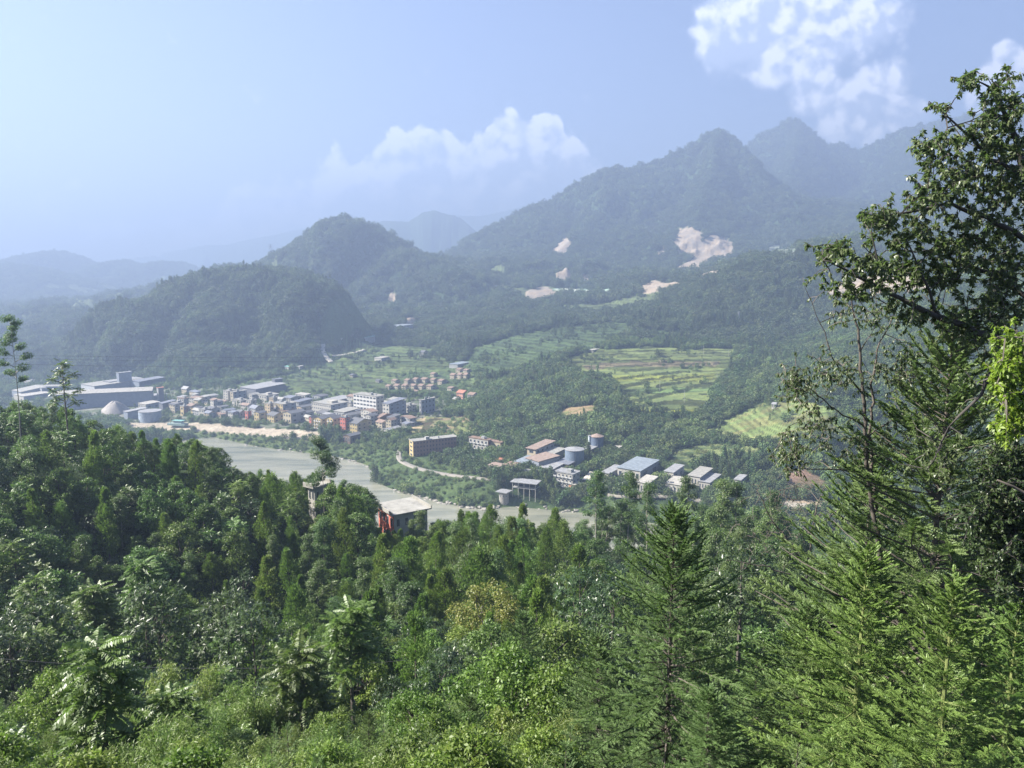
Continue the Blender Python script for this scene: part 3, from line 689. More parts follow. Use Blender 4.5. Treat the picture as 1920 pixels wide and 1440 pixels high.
def sp_euc(seed, h=16, w=4.5, n=16, per=90, bare=0.45, lean=.3, mat='euc', lL=.30):
    """tall slim pale stem carrying separate rounded leaf heads"""
    r = np.random.default_rng(seed); mb = MB(); q = np.array([0, 0, -1.5]); tr = [q]
    for i in range(7): q = q + np.array([r.normal() * lean * .3, r.normal() * lean * .3, (h * .97 + 1.5) / 7]); tr.append(q)
    mb.path(tr, [h * (.0095 if h < 18 else .0046) * (1 - .11 * i) for i in range(8)], n=6)
    lv = Leaves(); cen = []; rad = []
    for i in range(n):
        z = bare + (1 - bare) * (i + .5) / n; j = z * 7; a = r.uniform(0, 2 * np.pi)
        b = tr[min(int(j), 6)] + (tr[min(int(j), 6) + 1] - tr[min(int(j), 6)]) * (j - int(j))
        ln = w * .5 * (1.05 - (z - bare) / (1 - bare) * .75) * r.uniform(.5, 1.1)
        e = b + np.array([math.cos(a) * ln, math.sin(a) * ln, ln * .55])
        mb.path([b, (b + e) / 2 + np.array([0, 0, .1]), e], [h * .003, h * .002, h * .001], n=4)
        cen += [e, e + r.normal(size=3) * .35 * w * .16, (b + e * 2) / 3]; s = w * r.uniform(.15, .23); rad += [s, s * .8, s * .6]
    cen.append(tr[-1]); rad.append(w * .15)
    clumps(lv, np.array(cen), np.array(rad), per, lL, lL * .34, r, flat=.62, updown=.5)
    return lv.mesh('crown', LM[mat]), mb.mesh('trunk', M_barkp), h
def sp_rosette(seed, h=9, stems=14, leafn=12, L=1.0, pairs=9, mat='broad', lW=.085, ww=.42, lL=.30, top=True):
    """toona / ailanthus like: upright limbs that each end in a wheel of long feathered leaves"""
    r = np.random.default_rng(seed); mb = MB(); lv = Leaves()
    mb.path([(0, 0, -1.5), (.05, .05, h * .5), (0, 0, h * .93)], [.12, .08, .03], n=6)
    heads = [(np.array([0, 0, h * .93]), 1.15)]
    for i in range(stems):
        z = h * (.30 + .56 * (i + r.uniform(0, 1)) / stems); a = i * 2.4 + r.normal() * .3; ln = h * ww * .5 * (1.15 - z / h) * r.uniform(.8, 1.3) + .3
        b = np.array([0, 0, z]); e = b + np.array([math.cos(a) * ln, math.sin(a) * ln, ln * .55])
        mb.path([b, b * .4 + e * .6 + np.array([0, 0, -.1]), e], [.05, .035, .02], n=4); heads.append((e, r.uniform(.75, 1.0)))
    P_, D_, U_, L_, T_ = [], [], [], [], []
    for e, s in heads:
        for k in range(leafn):
            a = k * 2.399 + r.normal() * .2; el = .75 - 1.25 * (k / leafn) + r.normal() * .12
            d = np.array([math.cos(a) * math.cos(el), math.sin(a) * math.cos(el), math.sin(el)])
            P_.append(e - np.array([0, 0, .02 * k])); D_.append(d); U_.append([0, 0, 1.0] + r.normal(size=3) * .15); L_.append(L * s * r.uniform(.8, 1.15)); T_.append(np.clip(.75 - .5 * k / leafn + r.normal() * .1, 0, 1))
    lv.pinnate(np.array(P_), np.array(D_), np.array(U_), np.array(L_), pairs, lL * L, lW * L, np.array(T_), r, arch=.32, sweep=.35, hang=.28)
    return lv.mesh('crown', LM[mat]), mb.mesh('trunk', M_bark), h
def sp_whorl(seed, h=6, w=4, n=120, per=12, lL=.36, mat='glossy', lW=.075):
    """shiny strap leaves in stars at every twig end"""
    r = np.random.default_rng(seed); mb = MB(); tips = []
    mb.path([(0, 0, -1.5), (.1, 0, h * .3), (0, .1, h * .8)], [.12, .09, .03], n=6)
    for i in range(11):
        z = h * r.uniform(.15, .8); a = i * 2.4
        branches(mb, (0, 0, z), (math.cos(a), math.sin(a), .7), w * .24, .04, 1, r, tips, .8, 3)
    c = rdir(n, r) * r.uniform(.5, 1, (n, 1)) ** .4 * np.array([w / 2, w / 2, h * .42]) + np.array([0, 0, h * .56])
    c = np.concatenate([c, [t[0] for t in tips]]); k = np.repeat(np.arange(len(c)), per); m = len(k)
    outw = unit(c - np.array([0, 0, h * .4]))[k]
    d = rdir(m, r); d = unit(d + outw * .7 + np.array([0, 0, -.15]))
    lv = Leaves(); lv.quads(c[k], d, outw + np.array([0, 0, .7]) + r.normal(size=(m, 3)) * .3, r.uniform(.7, 1.2, m) * lL, lW, np.clip(.5 + r.normal(size=len(c))[k] * .15 + r.normal(size=m) * .2, 0, 1), droop=.25)
    return lv.mesh('crown', LM[mat]), mb.mesh('trunk', M_bark), h
def sp_bamboo(seed, h=7, culms=22, mat='bamboo', per=75, lL=.20, sp=1.0):
    """arching canes with soft plumes"""
    r = np.random.default_rng(seed); mb = MB(); lv = Leaves()
    for c in range(culms):
        a = r.uniform(0, 2 * np.pi); hh = h * r.uniform(.65, 1.02); out = r.uniform(.10, .34) * hh * sp; b = rdir(1, r)[0] * .5; b[2] = -1.2
        pts = [b + np.array([math.cos(a) * out * t ** 2.2, math.sin(a) * out * t ** 2.2, (hh + 1.2) * (t - .13 * t ** 4)]) for t in np.linspace(0, 1, 7)]
        mb.path(pts, [.035 * (1 - .13 * i) for i in range(7)], n=3)
        t = r.uniform(.35, 1, 26); p = np.array([np.interp(t, np.linspace(0, 1, 7), [q[i] for q in pts]) for i in range(3)]).T
        k = np.repeat(np.arange(26), per // 3); m = len(k); pp = p[k] + r.normal(size=(m, 3)) * .055 * h * np.array([1, 1, .7]) * (1.15 - .55 * t[k])[:, None]
        dd = np.array([math.cos(a), math.sin(a), 0]) * .4 + r.normal(size=(m, 3)) * .6 + np.array([0, 0, -.55])
        lv.quads(pp, dd, r.normal(size=(m, 3)) * .5 + np.array([0, 0, 1]), r.uniform(.7, 1.3, m) * lL, lL * .20, np.clip(.5 + r.normal() * .12 + r.normal(size=m) * .2, 0, 1), droop=.2)
    return lv.mesh('leaves', LM[mat]), mb.mesh('canes', M_shoot), h
def sp_fir(seed, h=11, w=5.5, mat='fir', step=.42, per=6, shoot=.34, nd=.042, pairs=13, gap=.115, stem=None, droopy=.35, thin=.0065, low=.1):
    """needle tree: whorls of upswept limbs feathered with curved shoots"""
    r = np.random.default_rng(seed); mb = MB(); lv = Leaves()
    mb.path([(0, 0, -2.5), (0, 0, h * .5), (0, 0, h)], [.13, .075, .012], n=7)
    z = h * low; SP, SD, SU, SL, ST = [], [], [], [], []
    while z < h * .985:
        f = 1 - z / h; Lb = w * .5 * min(1, (f * 1.30) ** .78) * (1 if z > h * .2 else .85) + .10
        for k in range(per + (1 if f > .4 else 0)):
            a = 2 * np.pi * (k + r.uniform(-.25, .25)) / per + z * 1.7; ln = Lb * r.uniform(.58, 1.15) * (1 if r.uniform() > .06 else .4); el = .74 - .62 * f - .1 + r.normal() * .13; yaw = r.normal() * .45; dr = droopy * r.uniform(.6, 1.7)
            b = np.array([0, 0, z + r.normal() * step * .28]); hd = np.array([math.cos(a), math.sin(a), 0])
            K = 7; ts = np.linspace(0, 1, K)
            hn = np.array([-math.sin(a), math.cos(a), 0]); pts = [b + hd * ln * t * math.cos(el) + hn * ln * yaw * .5 * t * t + np.array([0, 0, ln * (math.sin(el) * t - dr * f * t * t * .8 + .16 * t ** 4)]) for t in ts]
            mb.path(pts, [.024 * (ln / 2.5 + .25) * (1 - .13 * i) for i in range(K)], n=3)
            m = max(3, int(ln / gap)); t = (np.arange(m) + r.uniform(0, 1, m) * .6) / m; t = t[t > .10]; t = np.append(t, 1.0)
            pp = np.array([np.interp(t, ts, [q[i] for q in pts]) for i in range(3)]).T
            tg = unit(np.array([np.interp(np.clip(t + .08, 0, 1.08), ts, [q[i] for q in pts]) for i in range(3)]).T - np.array([np.interp(t - .08, ts, [q[i] for q in pts]) for i in range(3)]).T)
            sg = np.where(np.arange(len(t)) % 2 == 0, 1.0, -1.0); sd = np.cross(tg, [0, 0, 1.0])
            dd = tg * .75 + sd * sg[:, None] * .85 + np.array([0, 0, .20]) + r.normal(size=(len(t), 3)) * .30
            dd[-1] = tg[-1]
            sl = shoot * (.45 + .85 * (1 - t)) * (.6 + .55 * min(1, ln / 2)) * r.uniform(.8, 1.2, len(t)); sl[-1] = shoot * .7
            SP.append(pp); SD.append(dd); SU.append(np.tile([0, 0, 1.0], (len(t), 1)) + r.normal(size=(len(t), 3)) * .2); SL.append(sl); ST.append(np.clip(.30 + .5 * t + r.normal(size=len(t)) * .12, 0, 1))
            # the limb itself carries needles towards its end
            SP.append(pp[t > .3]); SD.append(tg[t > .3]); SU.append(np.tile([0, 0, 1.0], ((t > .3).sum(), 1))); SL.append(np.full((t > .3).sum(), gap * 1.3)); ST.append(np.full((t > .3).sum(), .5))
        z += step * (.55 + .75 * min(1, f * 2.2)) * r.uniform(.85, 1.15)
    # leader
    zz = np.arange(h * .93, h, .05); SP.append(np.stack([zz * 0, zz * 0, zz], -1)); a = np.arange(len(zz)) * 2.4
    SD.append(np.stack([np.cos(a) * .5, np.sin(a) * .5, zz * 0 + .8], -1)); SU.append(np.tile([0, 0, 1.0], (len(zz), 1))); SL.append(np.full(len(zz), .10)); ST.append(np.full(len(zz), .9))
    SP, SD, SU, SL, ST = map(np.concatenate, (SP, SD, SU, SL, ST))
    lv.pinnate(SP, SD, SU, SL, pairs, nd, thin * 2, ST, r, arch=.16, sweep=.55, hang=-.1, taper=True, top=True)
    return lv.mesh('crown', LM[mat]), mb.mesh('trunk', stem or M_bark), h
def sp_bare(seed, h=7, mat=None):
    r = np.random.default_rng(seed); mb = MB(); tips = []
    mb.path([(0, 0, -1.5), (.1, 0, h * .4), (0, .1, h * .7), (.1, .1, h)], [.09, .07, .04, .015], n=5)
    for i in range(16):
        z = h * r.uniform(.2, .95); a = i * 2.4
        branches(mb, (0, 0, z), (math.cos(a), math.sin(a), .5), h * .17, .022, 3, r, tips, .8, 3, lift=.12, seg=3)
    return mb.mesh('branches', M_barkp), None, h
def sp_far(seed, kind, h=7, w=5.5):
    r = np.random.default_rng(seed); lv = Leaves()
    if kind == 'cone':
        n = 60; t = r.uniform(0, 1, n); a = r.uniform(0, 6.3, n); rr = w / 2 * (1 - t) ** .8 * r.uniform(.6, 1, n)
        cen = np.stack([rr * np.cos(a), rr * np.sin(a), h * (.05 + .93 * t)], -1); clumps(lv, cen, w * .12, 5, .75, .45, r, flat=1.2)
    else:
        n = 26; c = rdir(n, r) * np.array([w / 2, w / 2, h * .42]) * r.uniform(.55, 1, (n, 1)); c *= 1 + .3 * perlin(c[:, 0] * .5 + seed, c[:, 1] * .5 + c[:, 2] * .3, seed)[:, None]
        clumps(lv, c + np.array([0, 0, h * .5]), w * .17, 12, .85, .6, r)
    return lv
# ------------------------------------------------------------------ the forest on the camera's side of the river
PROTO = {}
def proto(key, fn):
    c, t, h = fn(); PROTO.setdefault(key, []).append((c, t, h))
def joined(c, t, name):
    """crown and stem of a small far tree in one mesh"""
    nv = len(c.vertices); a = np.empty(nv * 3, np.float32); c.vertices.foreach_get('co', a)
    tv = len(t.vertices); b_ = np.empty(tv * 3, np.float32); t.vertices.foreach_get('co', b_)
    ti = np.empty(nv, np.float32); c.attributes['tint'].data.foreach_get('value', ti)
    q = np.arange(nv).reshape(-1, 4)
    tq = []
    for p in t.polygons:
        v = list(p.vertices)
        if len(v) == 4: tq.append([i + nv for i in v])
    q = np.concatenate([q, np.array(tq)]); mi = np.r_[np.zeros(nv // 4), np.ones(len(tq))]
    return mesh_np(name, np.concatenate([a, b_]).reshape(-1, 3), q, None, [c.materials[0], t.materials[0]], midx=mi, attrs={'tint': np.r_[ti, np.zeros(tv)]})
for i in range(4): proto('broad', lambda: sp_broad(10 + i, 8, 5.2, 95, 62, .24))
for i in range(2): proto('broadlight', lambda: sp_broad(20 + i, 7.5, 4.8, 95, 60, .22, mat='light'))
for i in range(7): proto('cypress', lambda: sp_cone(30 + i, (9, 8, 10, 7.5, 9, 8.5, 10)[i], (3.4, 4.4, 3.9, 5.0, 2.8, 4.0, 4.6)[i], (150, 110, 135, 95, 120, 90, 100)[i], 46))
for i in range(3): proto('gum', lambda: sp_euc(40 + i, 15, 4.6, 18, 95))
for i in range(2): proto('gumbushy', lambda: sp_euc(45 + i, 12, 5.0, 26, 110, bare=.2))
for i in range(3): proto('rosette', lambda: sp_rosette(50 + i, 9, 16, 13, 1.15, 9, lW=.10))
for i in range(3): proto('whorl', lambda: sp_whorl(60 + i, 6.5, 4.6, 210, 13, .36, lW=.085))
for i in range(3): proto('bamboo', lambda: sp_bamboo(70 + i, 7, 24, per=96, lL=.24))
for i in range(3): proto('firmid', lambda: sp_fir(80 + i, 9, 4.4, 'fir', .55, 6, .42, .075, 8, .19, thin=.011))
proto('rust', lambda: sp_broad(90, 7, 6.5, 80, 60, .24, mat='rust', pear=.1))
FARMESH = {k: [joined(c, t, k + '_tree') for c, t, h in v] for k, v in PROTO.items() if k not in ()}
NAMES = dict(broad=('broadleaf_tree', 'broadleaf tree'), broadlight=('broadleaf_tree', 'broadleaf tree'), cypress=('cypress_tree', 'cypress'), gum=('gum_tree', 'gum tree'), gumbushy=('gum_tree', 'gum tree'),
             rosette=('feather_leaf_tree', 'tree'), whorl=('star_leaf_tree', 'tree'), bamboo=('bamboo_clump', 'bamboo'), firmid=('fir_tree', 'fir'), rust=('rusty_tree', 'tree'))
LOOK = dict(broad='dark round-crowned broadleaf tree', broadlight='pale green loose broadleaf tree', cypress='narrow pointed green cypress', gum='tall gum tree with bare pale stem and small leaf heads', gumbushy='bushy gum tree with rounded leaf heads',
            rosette='upright tree with wheels of long feathered leaves', whorl='shiny star-leaved evergreen tree', bamboo='light green arching bamboo clump', firmid='needle-leaved fir with feathery tiers', rust='spreading tree with yellow rusty leaves')
# treetops of the near forest stay below this line of the photograph
SKY = np.array([(-200, 735), (0, 748), (60, 742), (130, 758), (200, 778), (240, 795), (300, 812), (370, 814), (400, 820), (430, 840), (445, 872), (460, 878), (482, 872), (497, 864), (510, 880), (540, 878), (565, 882), (590, 880), (625, 890), (662, 893), (690, 905), (697, 985), (790, 990), (800, 965), (860, 960), (920, 958), (985, 955), (1040, 965), (1080, 985),
                (1140, 905), (1180, 895), (1230, 905), (1290, 905), (1350, 902), (1400, 915), (1450, 925), (1480, 960), (1520, 1060), (1560, 1080), (1640, 1000), (1760, 960), (1960, 900), (2300, 850)], float)
def project(x, y, z):
    zz = z - CAMZ; c, s = math.cos(PITCH), math.sin(PITCH)
    dep = y * c - zz * s; up = y * s + zz * c
    return 960 + F * x / dep, 720 - F * up / dep
def _stem(sc, ln, mat): return MB().tube((0, 0, -1), (0, 0, ln), .15 * sc, .14 * sc, 7).mesh('lower_stem', mat)
KEEP = []  # (x, y, r) spots already taken
def plant(key, x, y, h, rz=None, label=None, group=None, parts=False, var=None, gz=None, name=None):
    v = PROTO[key]; k = random.randrange(len(v)) if var is None else var % len(v)
    c, t, hp = v[k]; s = h / hp; gz = float(ground(x, y)) if gz is None else gz; rz = random.uniform(0, 6.28) if rz is None else rz
    nm, cat = NAMES[key]; nm = name or nm
    if parts:
        e = empty(nm, (x, y, gz), rz, label, cat, group, 1.0); sc = min(s, 1.22)
        for pn, m, zs, dz in ((c.name.split('.')[0], c, sc, h - hp * sc), (t.name.split('.')[0], t, s, 0)):
            o = bpy.data.objects.new(pn, m); COL.objects.link(o); o.parent = e; o.scale = (sc, sc, zs); o.location = (0, 0, dz)
        if s > sc * 1.05:                                  # the stem follows the raised crown
            o.scale = (sc, sc, sc); o.location = (0, 0, h - hp * sc); q = obj('lower_stem', _stem(sc, h - hp * sc + .6, t.materials[0]), e)
        return e
    o = bpy.data.objects.new(nm, FARMESH[key][k]); COL.objects.link(o); o.location = (x, y, gz); tl = .10 if 'gum' in key else .05; o.rotation_euler = (random.gauss(0, tl), random.gauss(0, tl), rz); o.scale = (s * random.uniform(.8, 1.3), s * random.uniform(.8, 1.3), s)
    return tag(o, label, cat, group)
def plant_at(key, px, py, d, **k):
    """tree whose top stands at a point of the photograph, at distance d"""
    x, y, zt = P(px, py, d); gz = float(ground(x, y)); h = zt - gz; KEEP.append((x, y, k.pop('r', h * .22)))
    return plant(key, x, y, h, parts=True, gz=gz, **k)
# ------------------------------------------------------------------ the trees that stand out
NAMES.update(hfir=('fir_tree', 'fir'), hfiry=('fir_tree', 'fir'), hros=('feather_leaf_tree', 'tree'), emer=('feather_leaf_tree', 'tree'), limeb=('lime_leaf_tree', 'tree'), gumtall=('gum_tree', 'gum tree'))
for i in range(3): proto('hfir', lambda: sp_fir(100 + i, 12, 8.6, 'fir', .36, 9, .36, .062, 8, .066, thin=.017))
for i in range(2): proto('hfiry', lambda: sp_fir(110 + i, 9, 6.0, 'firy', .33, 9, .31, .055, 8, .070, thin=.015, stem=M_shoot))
for i in range(2): proto('hros', lambda: sp_rosette(120 + i, 6.5, 13, 17, 1.25, 14, lW=.075, ww=.30, lL=.22))
proto('emer', lambda: sp_rosette(125, 11, 13, 9, 1.2, 8, lW=.11, ww=.34, lL=.34))
proto('limeb', lambda: sp_broad(130, 7, 5.5, 110, 60, .20, mat='light'))
proto('gumtall', lambda: sp_euc(140, 27, 5.0, 13, 150, bare=.55, lL=.32)); proto('gumtall', lambda: sp_euc(141, 20, 7.6, 14, 260, bare=.5, lL=.32))
for key, px, py, d, lab, var in (
    ('hfir', 1265, 950, 22, 'big blue-green fir standing free right of centre, needles sharp', 0), ('hfir', 1790, 596, 20, 'tallest green fir at right, tip against the blue mountain', 1), ('hfir', 1638, 848, 24, 'slim fir left of the tallest right-hand fir, under the thin leafless trunk', 2),
    ('hfiry', 1627, 1030, 17, 'yellow-stemmed young fir in the middle of the right-hand group', 0), ('hfir', 1517, 1135, 20, 'young fir at the left of the right-hand group', 1), ('hfiry', 1790, 1092, 13.5, 'nearest bright yellow-green fir at lower right', 1),
    ('hfiry', 1912, 1125, 16, 'yellow-green fir cut by the right edge of the picture', 0), ('hfir', 1122, 1192, 25, 'smaller fir at the left shoulder of the big blue-green fir', 2), ('hfir', 880, 1305, 24, 'low fir with spread arms in the bottom middle', 0),
    ('hfir', 930, 1215, 33, 'mid-size fir behind the low bottom-middle fir', 1), ('hfir', 690, 1335, 27, 'small grey-green fir at the bottom left of centre', 2), ('hfir', 980, 1148, 46, 'far small fir beside the brown footpath', 0),
    ('hfir', 1420, 1230, 27, 'dark fir between the big blue-green fir and the young firs', 1), ('hfir', 1700, 1010, 26, 'shaded fir behind the yellow-stemmed one', 2), ('hfir', 1870, 900, 24, 'shaded dark fir behind the tallest one, near the right edge', 1), ('hfir', 1330, 1290, 19, 'fir skirt low right of the big blue-green fir', 2),
    ('hros', 182, 1192, 25, 'feather-leaved tree with drooping shiny wheels and reddish top at lower left', 0), ('hros', 318, 1288, 27, 'smaller feather-leaved tree right of the drooping one at lower left', 1), ('hros', 560, 1202, 38, 'feather-leaved tree with bright top left of centre', 1),
    ('hros', 655, 1125, 47, 'taller feather-leaved tree right of the cable end', 0), ('hros', 172, 1090, 62, 'feather-leaved tree glinting against the dark left slope', 0), ('hros', 265, 1045, 66, 'second feather-leaved tree against the dark left slope', 1),
    ('whorl', 60, 1110, 55, 'grey glinting star-leaved tree at the left edge of the dark slope', 0), ('whorl', 290, 1085, 60, 'grey star-leaved tree in the middle of the dark left slope', 1), ('whorl', 420, 1105, 60, 'grey star-leaved tree right part of the dark left slope', 2), ('whorl', 470, 1130, 56, 'grey star-leaved tree above the cable end', 0),
    ('whorl', 1090, 1060, 70, 'broad dark star-leaved tree right of the footpath', 1), ('whorl', 1150, 1075, 62, 'dark star-leaved tree touching the big blue-green fir', 2), ('whorl', 1395, 1010, 55, 'silvery star-leaved tree right of the big blue-green fir', 0),
    ('emer', 115, 670, 124, 'slender feathery tree sticking up in front of the factory', 0), ('gumtall', 12, 586, 120, 'very tall bare gum with small heads at the left picture edge', 0), ('gumtall', 603, 823, 128, 'lone tall gum standing up against the river', 1),
    ('broad', 576, 966, 122, 'leafy tree hiding the foot of the small white house, left one', 0), ('broad', 602, 968, 121, 'leafy tree hiding the foot of the small white house, right one', 1), ('broad', 554, 918, 124, 'round tree left of the small white house', 2), ('broad', 622, 905, 126, 'round tree right of the small white house', 3),
    ('broad', 715, 1003, 140, 'tree in front of the red wall of the villa', 1), ('cypress', 752, 992, 142, 'pointed tree before the corner of the red villa', 2), ('gumbushy', 788, 958, 143, 'windblown tree over the right end of the red villa', 0), ('gumbushy', 770, 975, 141, 'bushy tree against the white side of the red villa', 1),
    ('rust', 915, 1090, 74, 'spreading yellow-rust tree in the middle of the green slope', 0), ('bamboo', 345, 1222, 37, 'large pale bamboo clump at lower left', 0), ('bamboo', 395, 1262, 35, 'bamboo clump right of the large pale one', 1), ('bamboo', 470, 1262, 36, 'slim bright bamboo spike in the dark gap', 2), ('bamboo', 75, 1370, 26, 'bamboo clump in the lower left corner', 1),
    ('bamboo', 600, 1350, 26, 'bright yellow-green bamboo at the bottom', 2), ('bamboo', 510, 1400, 24, 'bamboo fringe at the bottom edge left of centre', 0), ('limeb', 90, 1255, 34, 'yellow-green round tree at the left edge above the corner', 0), ('limeb', 945, 1205, 30, 'large-leaved lime green tree at bottom centre', 0), ('limeb', 1040, 1235, 29, 'pale large-leaved tree left of the big fir', 0), ('limeb', 780, 1290, 30, 'pale loose tree left of the low fir', 0),
    ('bamboo', 1030, 1330, 24, 'leafy bamboo at the bottom left of the big fir', 1), ('gum', 1178, 884, 150, 'gum with paired heads before the white sheds, leftmost', 0), ('gum', 1215, 905, 146, 'gum before the white sheds, second', 1), ('gum', 1290, 892, 148, 'gum before the white sheds, third', 2), ('gumbushy', 1355, 900, 140, 'full-crowned gum right of the white sheds', 0),
    ('gumbushy', 1455, 920, 135, 'full-crowned gum beside the thin dead twigs', 1), ('gum', 1120, 882, 150, 'gum left of the paired heads', 2), ('gum', 1385, 905, 138, 'slim gum between the two full-crowned ones', 0), ('cypress', 980, 948, 134, 'stout pointed cypress in front of the river', 0), ('cypress', 1040, 955, 138, 'pointed cypress at the river end', 1), ('cypress', 865, 960, 134, 'pointed cypress right of the red house', 2), ('cypress', 920, 950, 136, 'pointed cypress between its neighbours before the river', 3)):
    plant_at(key, px, py, d, label=lab, var=var, group=None, rz=random.uniform(0, 6.28))
# ---- the dark oval-leaved tree whose limbs reach in from the right
def twiggy(name, seed, limbs, pads, leafL, leafW, mat, label, bark, ntw=900, per=15, trunkr=.14, depth=(12, 16), stray=.5, hang=.55, group=None, twl=.55):
    """limbs: traced polylines (px, py, d, radius); pads: leafy regions (px, py, rx, ry, d, weight)"""
    r = np.random.default_rng(seed); bx, by = P(*limbs[0][0][:3])[:2]; gz = float(ground(bx, by)); root = empty(name, (bx, by, gz), 0, label, 'tree', group); o = Vector((bx, by, gz))
    tr = MB(); lw = []; pts_all = []
    for li, lb in enumerate(limbs):
        p = [Vector(P(a, b_, c)) - o for a, b_, c, q in lb]; rad = [q for *_, q in lb]
        fine, fr = [], []
        for (a, ra), (b_, rb) in zip(zip(p[:-1], rad[:-1]), zip(p[1:], rad[1:])):
            n = max(2, int((b_ - a).length / .25))
            for i in range(n):
                t = i / n; w_ = .035 * (a - b_).length; fine.append(a.lerp(b_, t) + Vector(r.normal(size=3)) * (w_ * .5 if 0 < i else 0)); fr.append(ra + (rb - ra) * t)
        fine.append(p[-1]); fr.append(rad[-1]); lw.append((fine, fr)); pts_all += fine
    A = np.array([list(v) for v in pts_all]); lv = Leaves(); wt = np.array([q[5] for q in pads], float); wt /= wt.sum(); tw = MB(); nodes = A.copy()
    for i in range(ntw):
        a, b_, rx, ry, d, _ = pads[r.choice(len(pads), p=wt)]; u = r.normal(size=3) * .5
        e = np.array(list(Vector(P(a + rx * u[0], b_ + ry * u[1], d + .9 * u[2])) - o))
        dd = np.linalg.norm(nodes - e, axis=1); j = dd.argmin(); s = nodes[j]; ln = dd[j]
        if ln > 2.6: continue
        mid = (s + e) / 2 + np.array([0, 0, .10 * ln]) + r.normal(size=3) * .05; rr_ = .006 + .006 * min(ln, 1.5)
        tw.path([s, mid, e], [rr_ * 1.4, rr_, .004], n=3); nodes = np.concatenate([nodes, [mid, e]])
        dirn = unit(e - mid); n = per; t = r.uniform(0.1, 1.05, n)[:, None]; base = mid * (1 - t) + e * t
        dl = dirn * .5 + r.normal(size=(n, 3)) * .55 + np.array([0, 0, -hang])
        lv.quads(base, dl, r.normal(size=(n, 3)) * .45 + np.array([0, 0, 1]), r.uniform(.7, 1.2, n) * leafL, leafW, np.clip(.45 + r.normal() * .15 + r.normal(size=n) * .25, 0, 1), droop=.15)
    for i, (fine, fr) in enumerate(lw): MB().path(fine, fr, n=7).build('trunk' if i == 0 else 'limb', bark, root, smooth=True)
    tw.build('twigs', bark, root)
    obj('crown', lv.mesh('crown', LM[mat]), root); KEEP.append((bx, by, 2.0)); return root
D_ = 14.0
twiggy('oval_leaf_tree', 201, [
    [(2060, 1250, D_, .20), (2040, 900, D_, .17), (1990, 650, D_, .14), (1950, 420, D_, .10), (1905, 260, D_, .05), (1860, 165, D_, .02), (1812, 140, D_, .008)],
    [(2000, 690, D_, .09), (1880, 640, 13.6, .07), (1760, 595, 13.4, .055), (1690, 560, 13.2, .04), (1610, 520, 13, .025), (1540, 482, 13, .01)],
    [(1960, 470, D_, .06), (1870, 420, 13.7, .045), (1780, 380, 13.5, .03), (1690, 400, 13.4, .02), (1618, 408, 13.3, .008)],
    [(1930, 340, D_, .045), (1860, 300, 13.8, .03), (1800, 240, 13.6, .02), (1742, 190, 13.6, .007)],
    [(1985, 600, D_, .06), (1900, 540, 14.4, .045), (1820, 500, 14.4, .03), (1740, 470, 14.3, .02), (1660, 470, 14.2, .008)],
    [(1880, 640, 13.6, .045), (1840, 740, 13.9, .03), (1780, 800, 14, .02), (1740, 880, 14, .01)],
    [(1760, 595, 13.4, .03), (1730, 520, 13.2, .02), (1700, 450, 13, .01)], [(2010, 760, D_, .06), (1930, 780, 14.6, .04), (1860, 860, 14.8, .02)]],
    [(1880, 190, 55, 50, 13.9, .7), (1815, 150, 22, 22, 13.6, .12), (1850, 260, 70, 50, 13.9, 1.0), (1760, 205, 22, 16, 13.6, .14), (1745, 275, 40, 36, 13.7, .45), (1800, 340, 75, 55, 13.7, 1.3), (1900, 340, 55, 80, 14.2, 1.2), (1735, 375, 50, 42, 13.5, .6), (1645, 408, 40, 22, 13.3, .40), (1690, 440, 60, 34, 13.6, .7),
     (1820, 450, 90, 60, 14, 1.5), (1900, 520, 60, 80, 14.2, 1.4), (1760, 510, 90, 45, 13.7, 1.2), (1660, 500, 70, 30, 13.4, .7), (1570, 475, 40, 24, 13.1, .40), (1600, 540, 70, 34, 13.2, .5), (1850, 600, 90, 50, 14, 1.3), (1720, 590, 70, 36, 13.6, .6), (1880, 700, 60, 70, 14.4, .9), (1900, 800, 50, 80, 14.6, .8), (1880, 930, 60, 90, 15, .8), (1760, 860, 60, 70, 14.4, .4)],
    .095, .040, 'right', 'large dark oval-leaved tree reaching in from the right edge over the firs', M_barkd, ntw=2100, per=22)
twiggy('thin_tree', 202, [
    [(1655, 1080, 21, .075), (1640, 980, 21, .07), (1625, 860, 21, .06), (1618, 740, 21, .05), (1610, 640, 21, .035), (1596, 560, 21, .02), (1575, 500, 21, .008)],
    [(1640, 980, 21.3, .05), (1634, 850, 21.4, .045), (1632, 720, 21.4, .035), (1650, 640, 21.4, .02), (1690, 560, 21.4, .01)],
    [(1622, 800, 21, .03), (1570, 770, 20.8, .02), (1520, 730, 20.7, .013), (1480, 690, 20.6, .006)],
    [(1618, 740, 21, .025), (1560, 670, 20.8, .016), (1530, 590, 20.7, .010), (1505, 520, 20.6, .005)],
    [(1630, 880, 21, .03), (1560, 880, 20.8, .02), (1500, 878, 20.7, .01), (1465, 850, 20.6, .005)],
    [(1612, 660, 21, .02), (1650, 600, 21.4, .012), (1640, 540, 21.6, .005)], [(1628, 820, 21, .022), (1680, 780, 21.4, .015), (1740, 790, 21.6, .006)]],
    [(1560, 700, 60, 40, 20.8, .9), (1490, 720, 26, 40, 20.6, .9), (1480, 850, 34, 40, 20.6, .9), (1530, 800, 45, 50, 20.8, .8), (1690, 690, 60, 50, 21.4, 1.2), (1600, 840, 70, 50, 21, .8), (1570, 590, 40, 50, 20.8, .3), (1700, 800, 60, 50, 21.5, .7), (1640, 590, 50, 40, 21.4, .5)],
    .11, .034, 'right', 'thin double-stemmed tree with sparse hanging leaves left of the tallest fir', M_bark, ntw=900, per=14, hang=1.1)
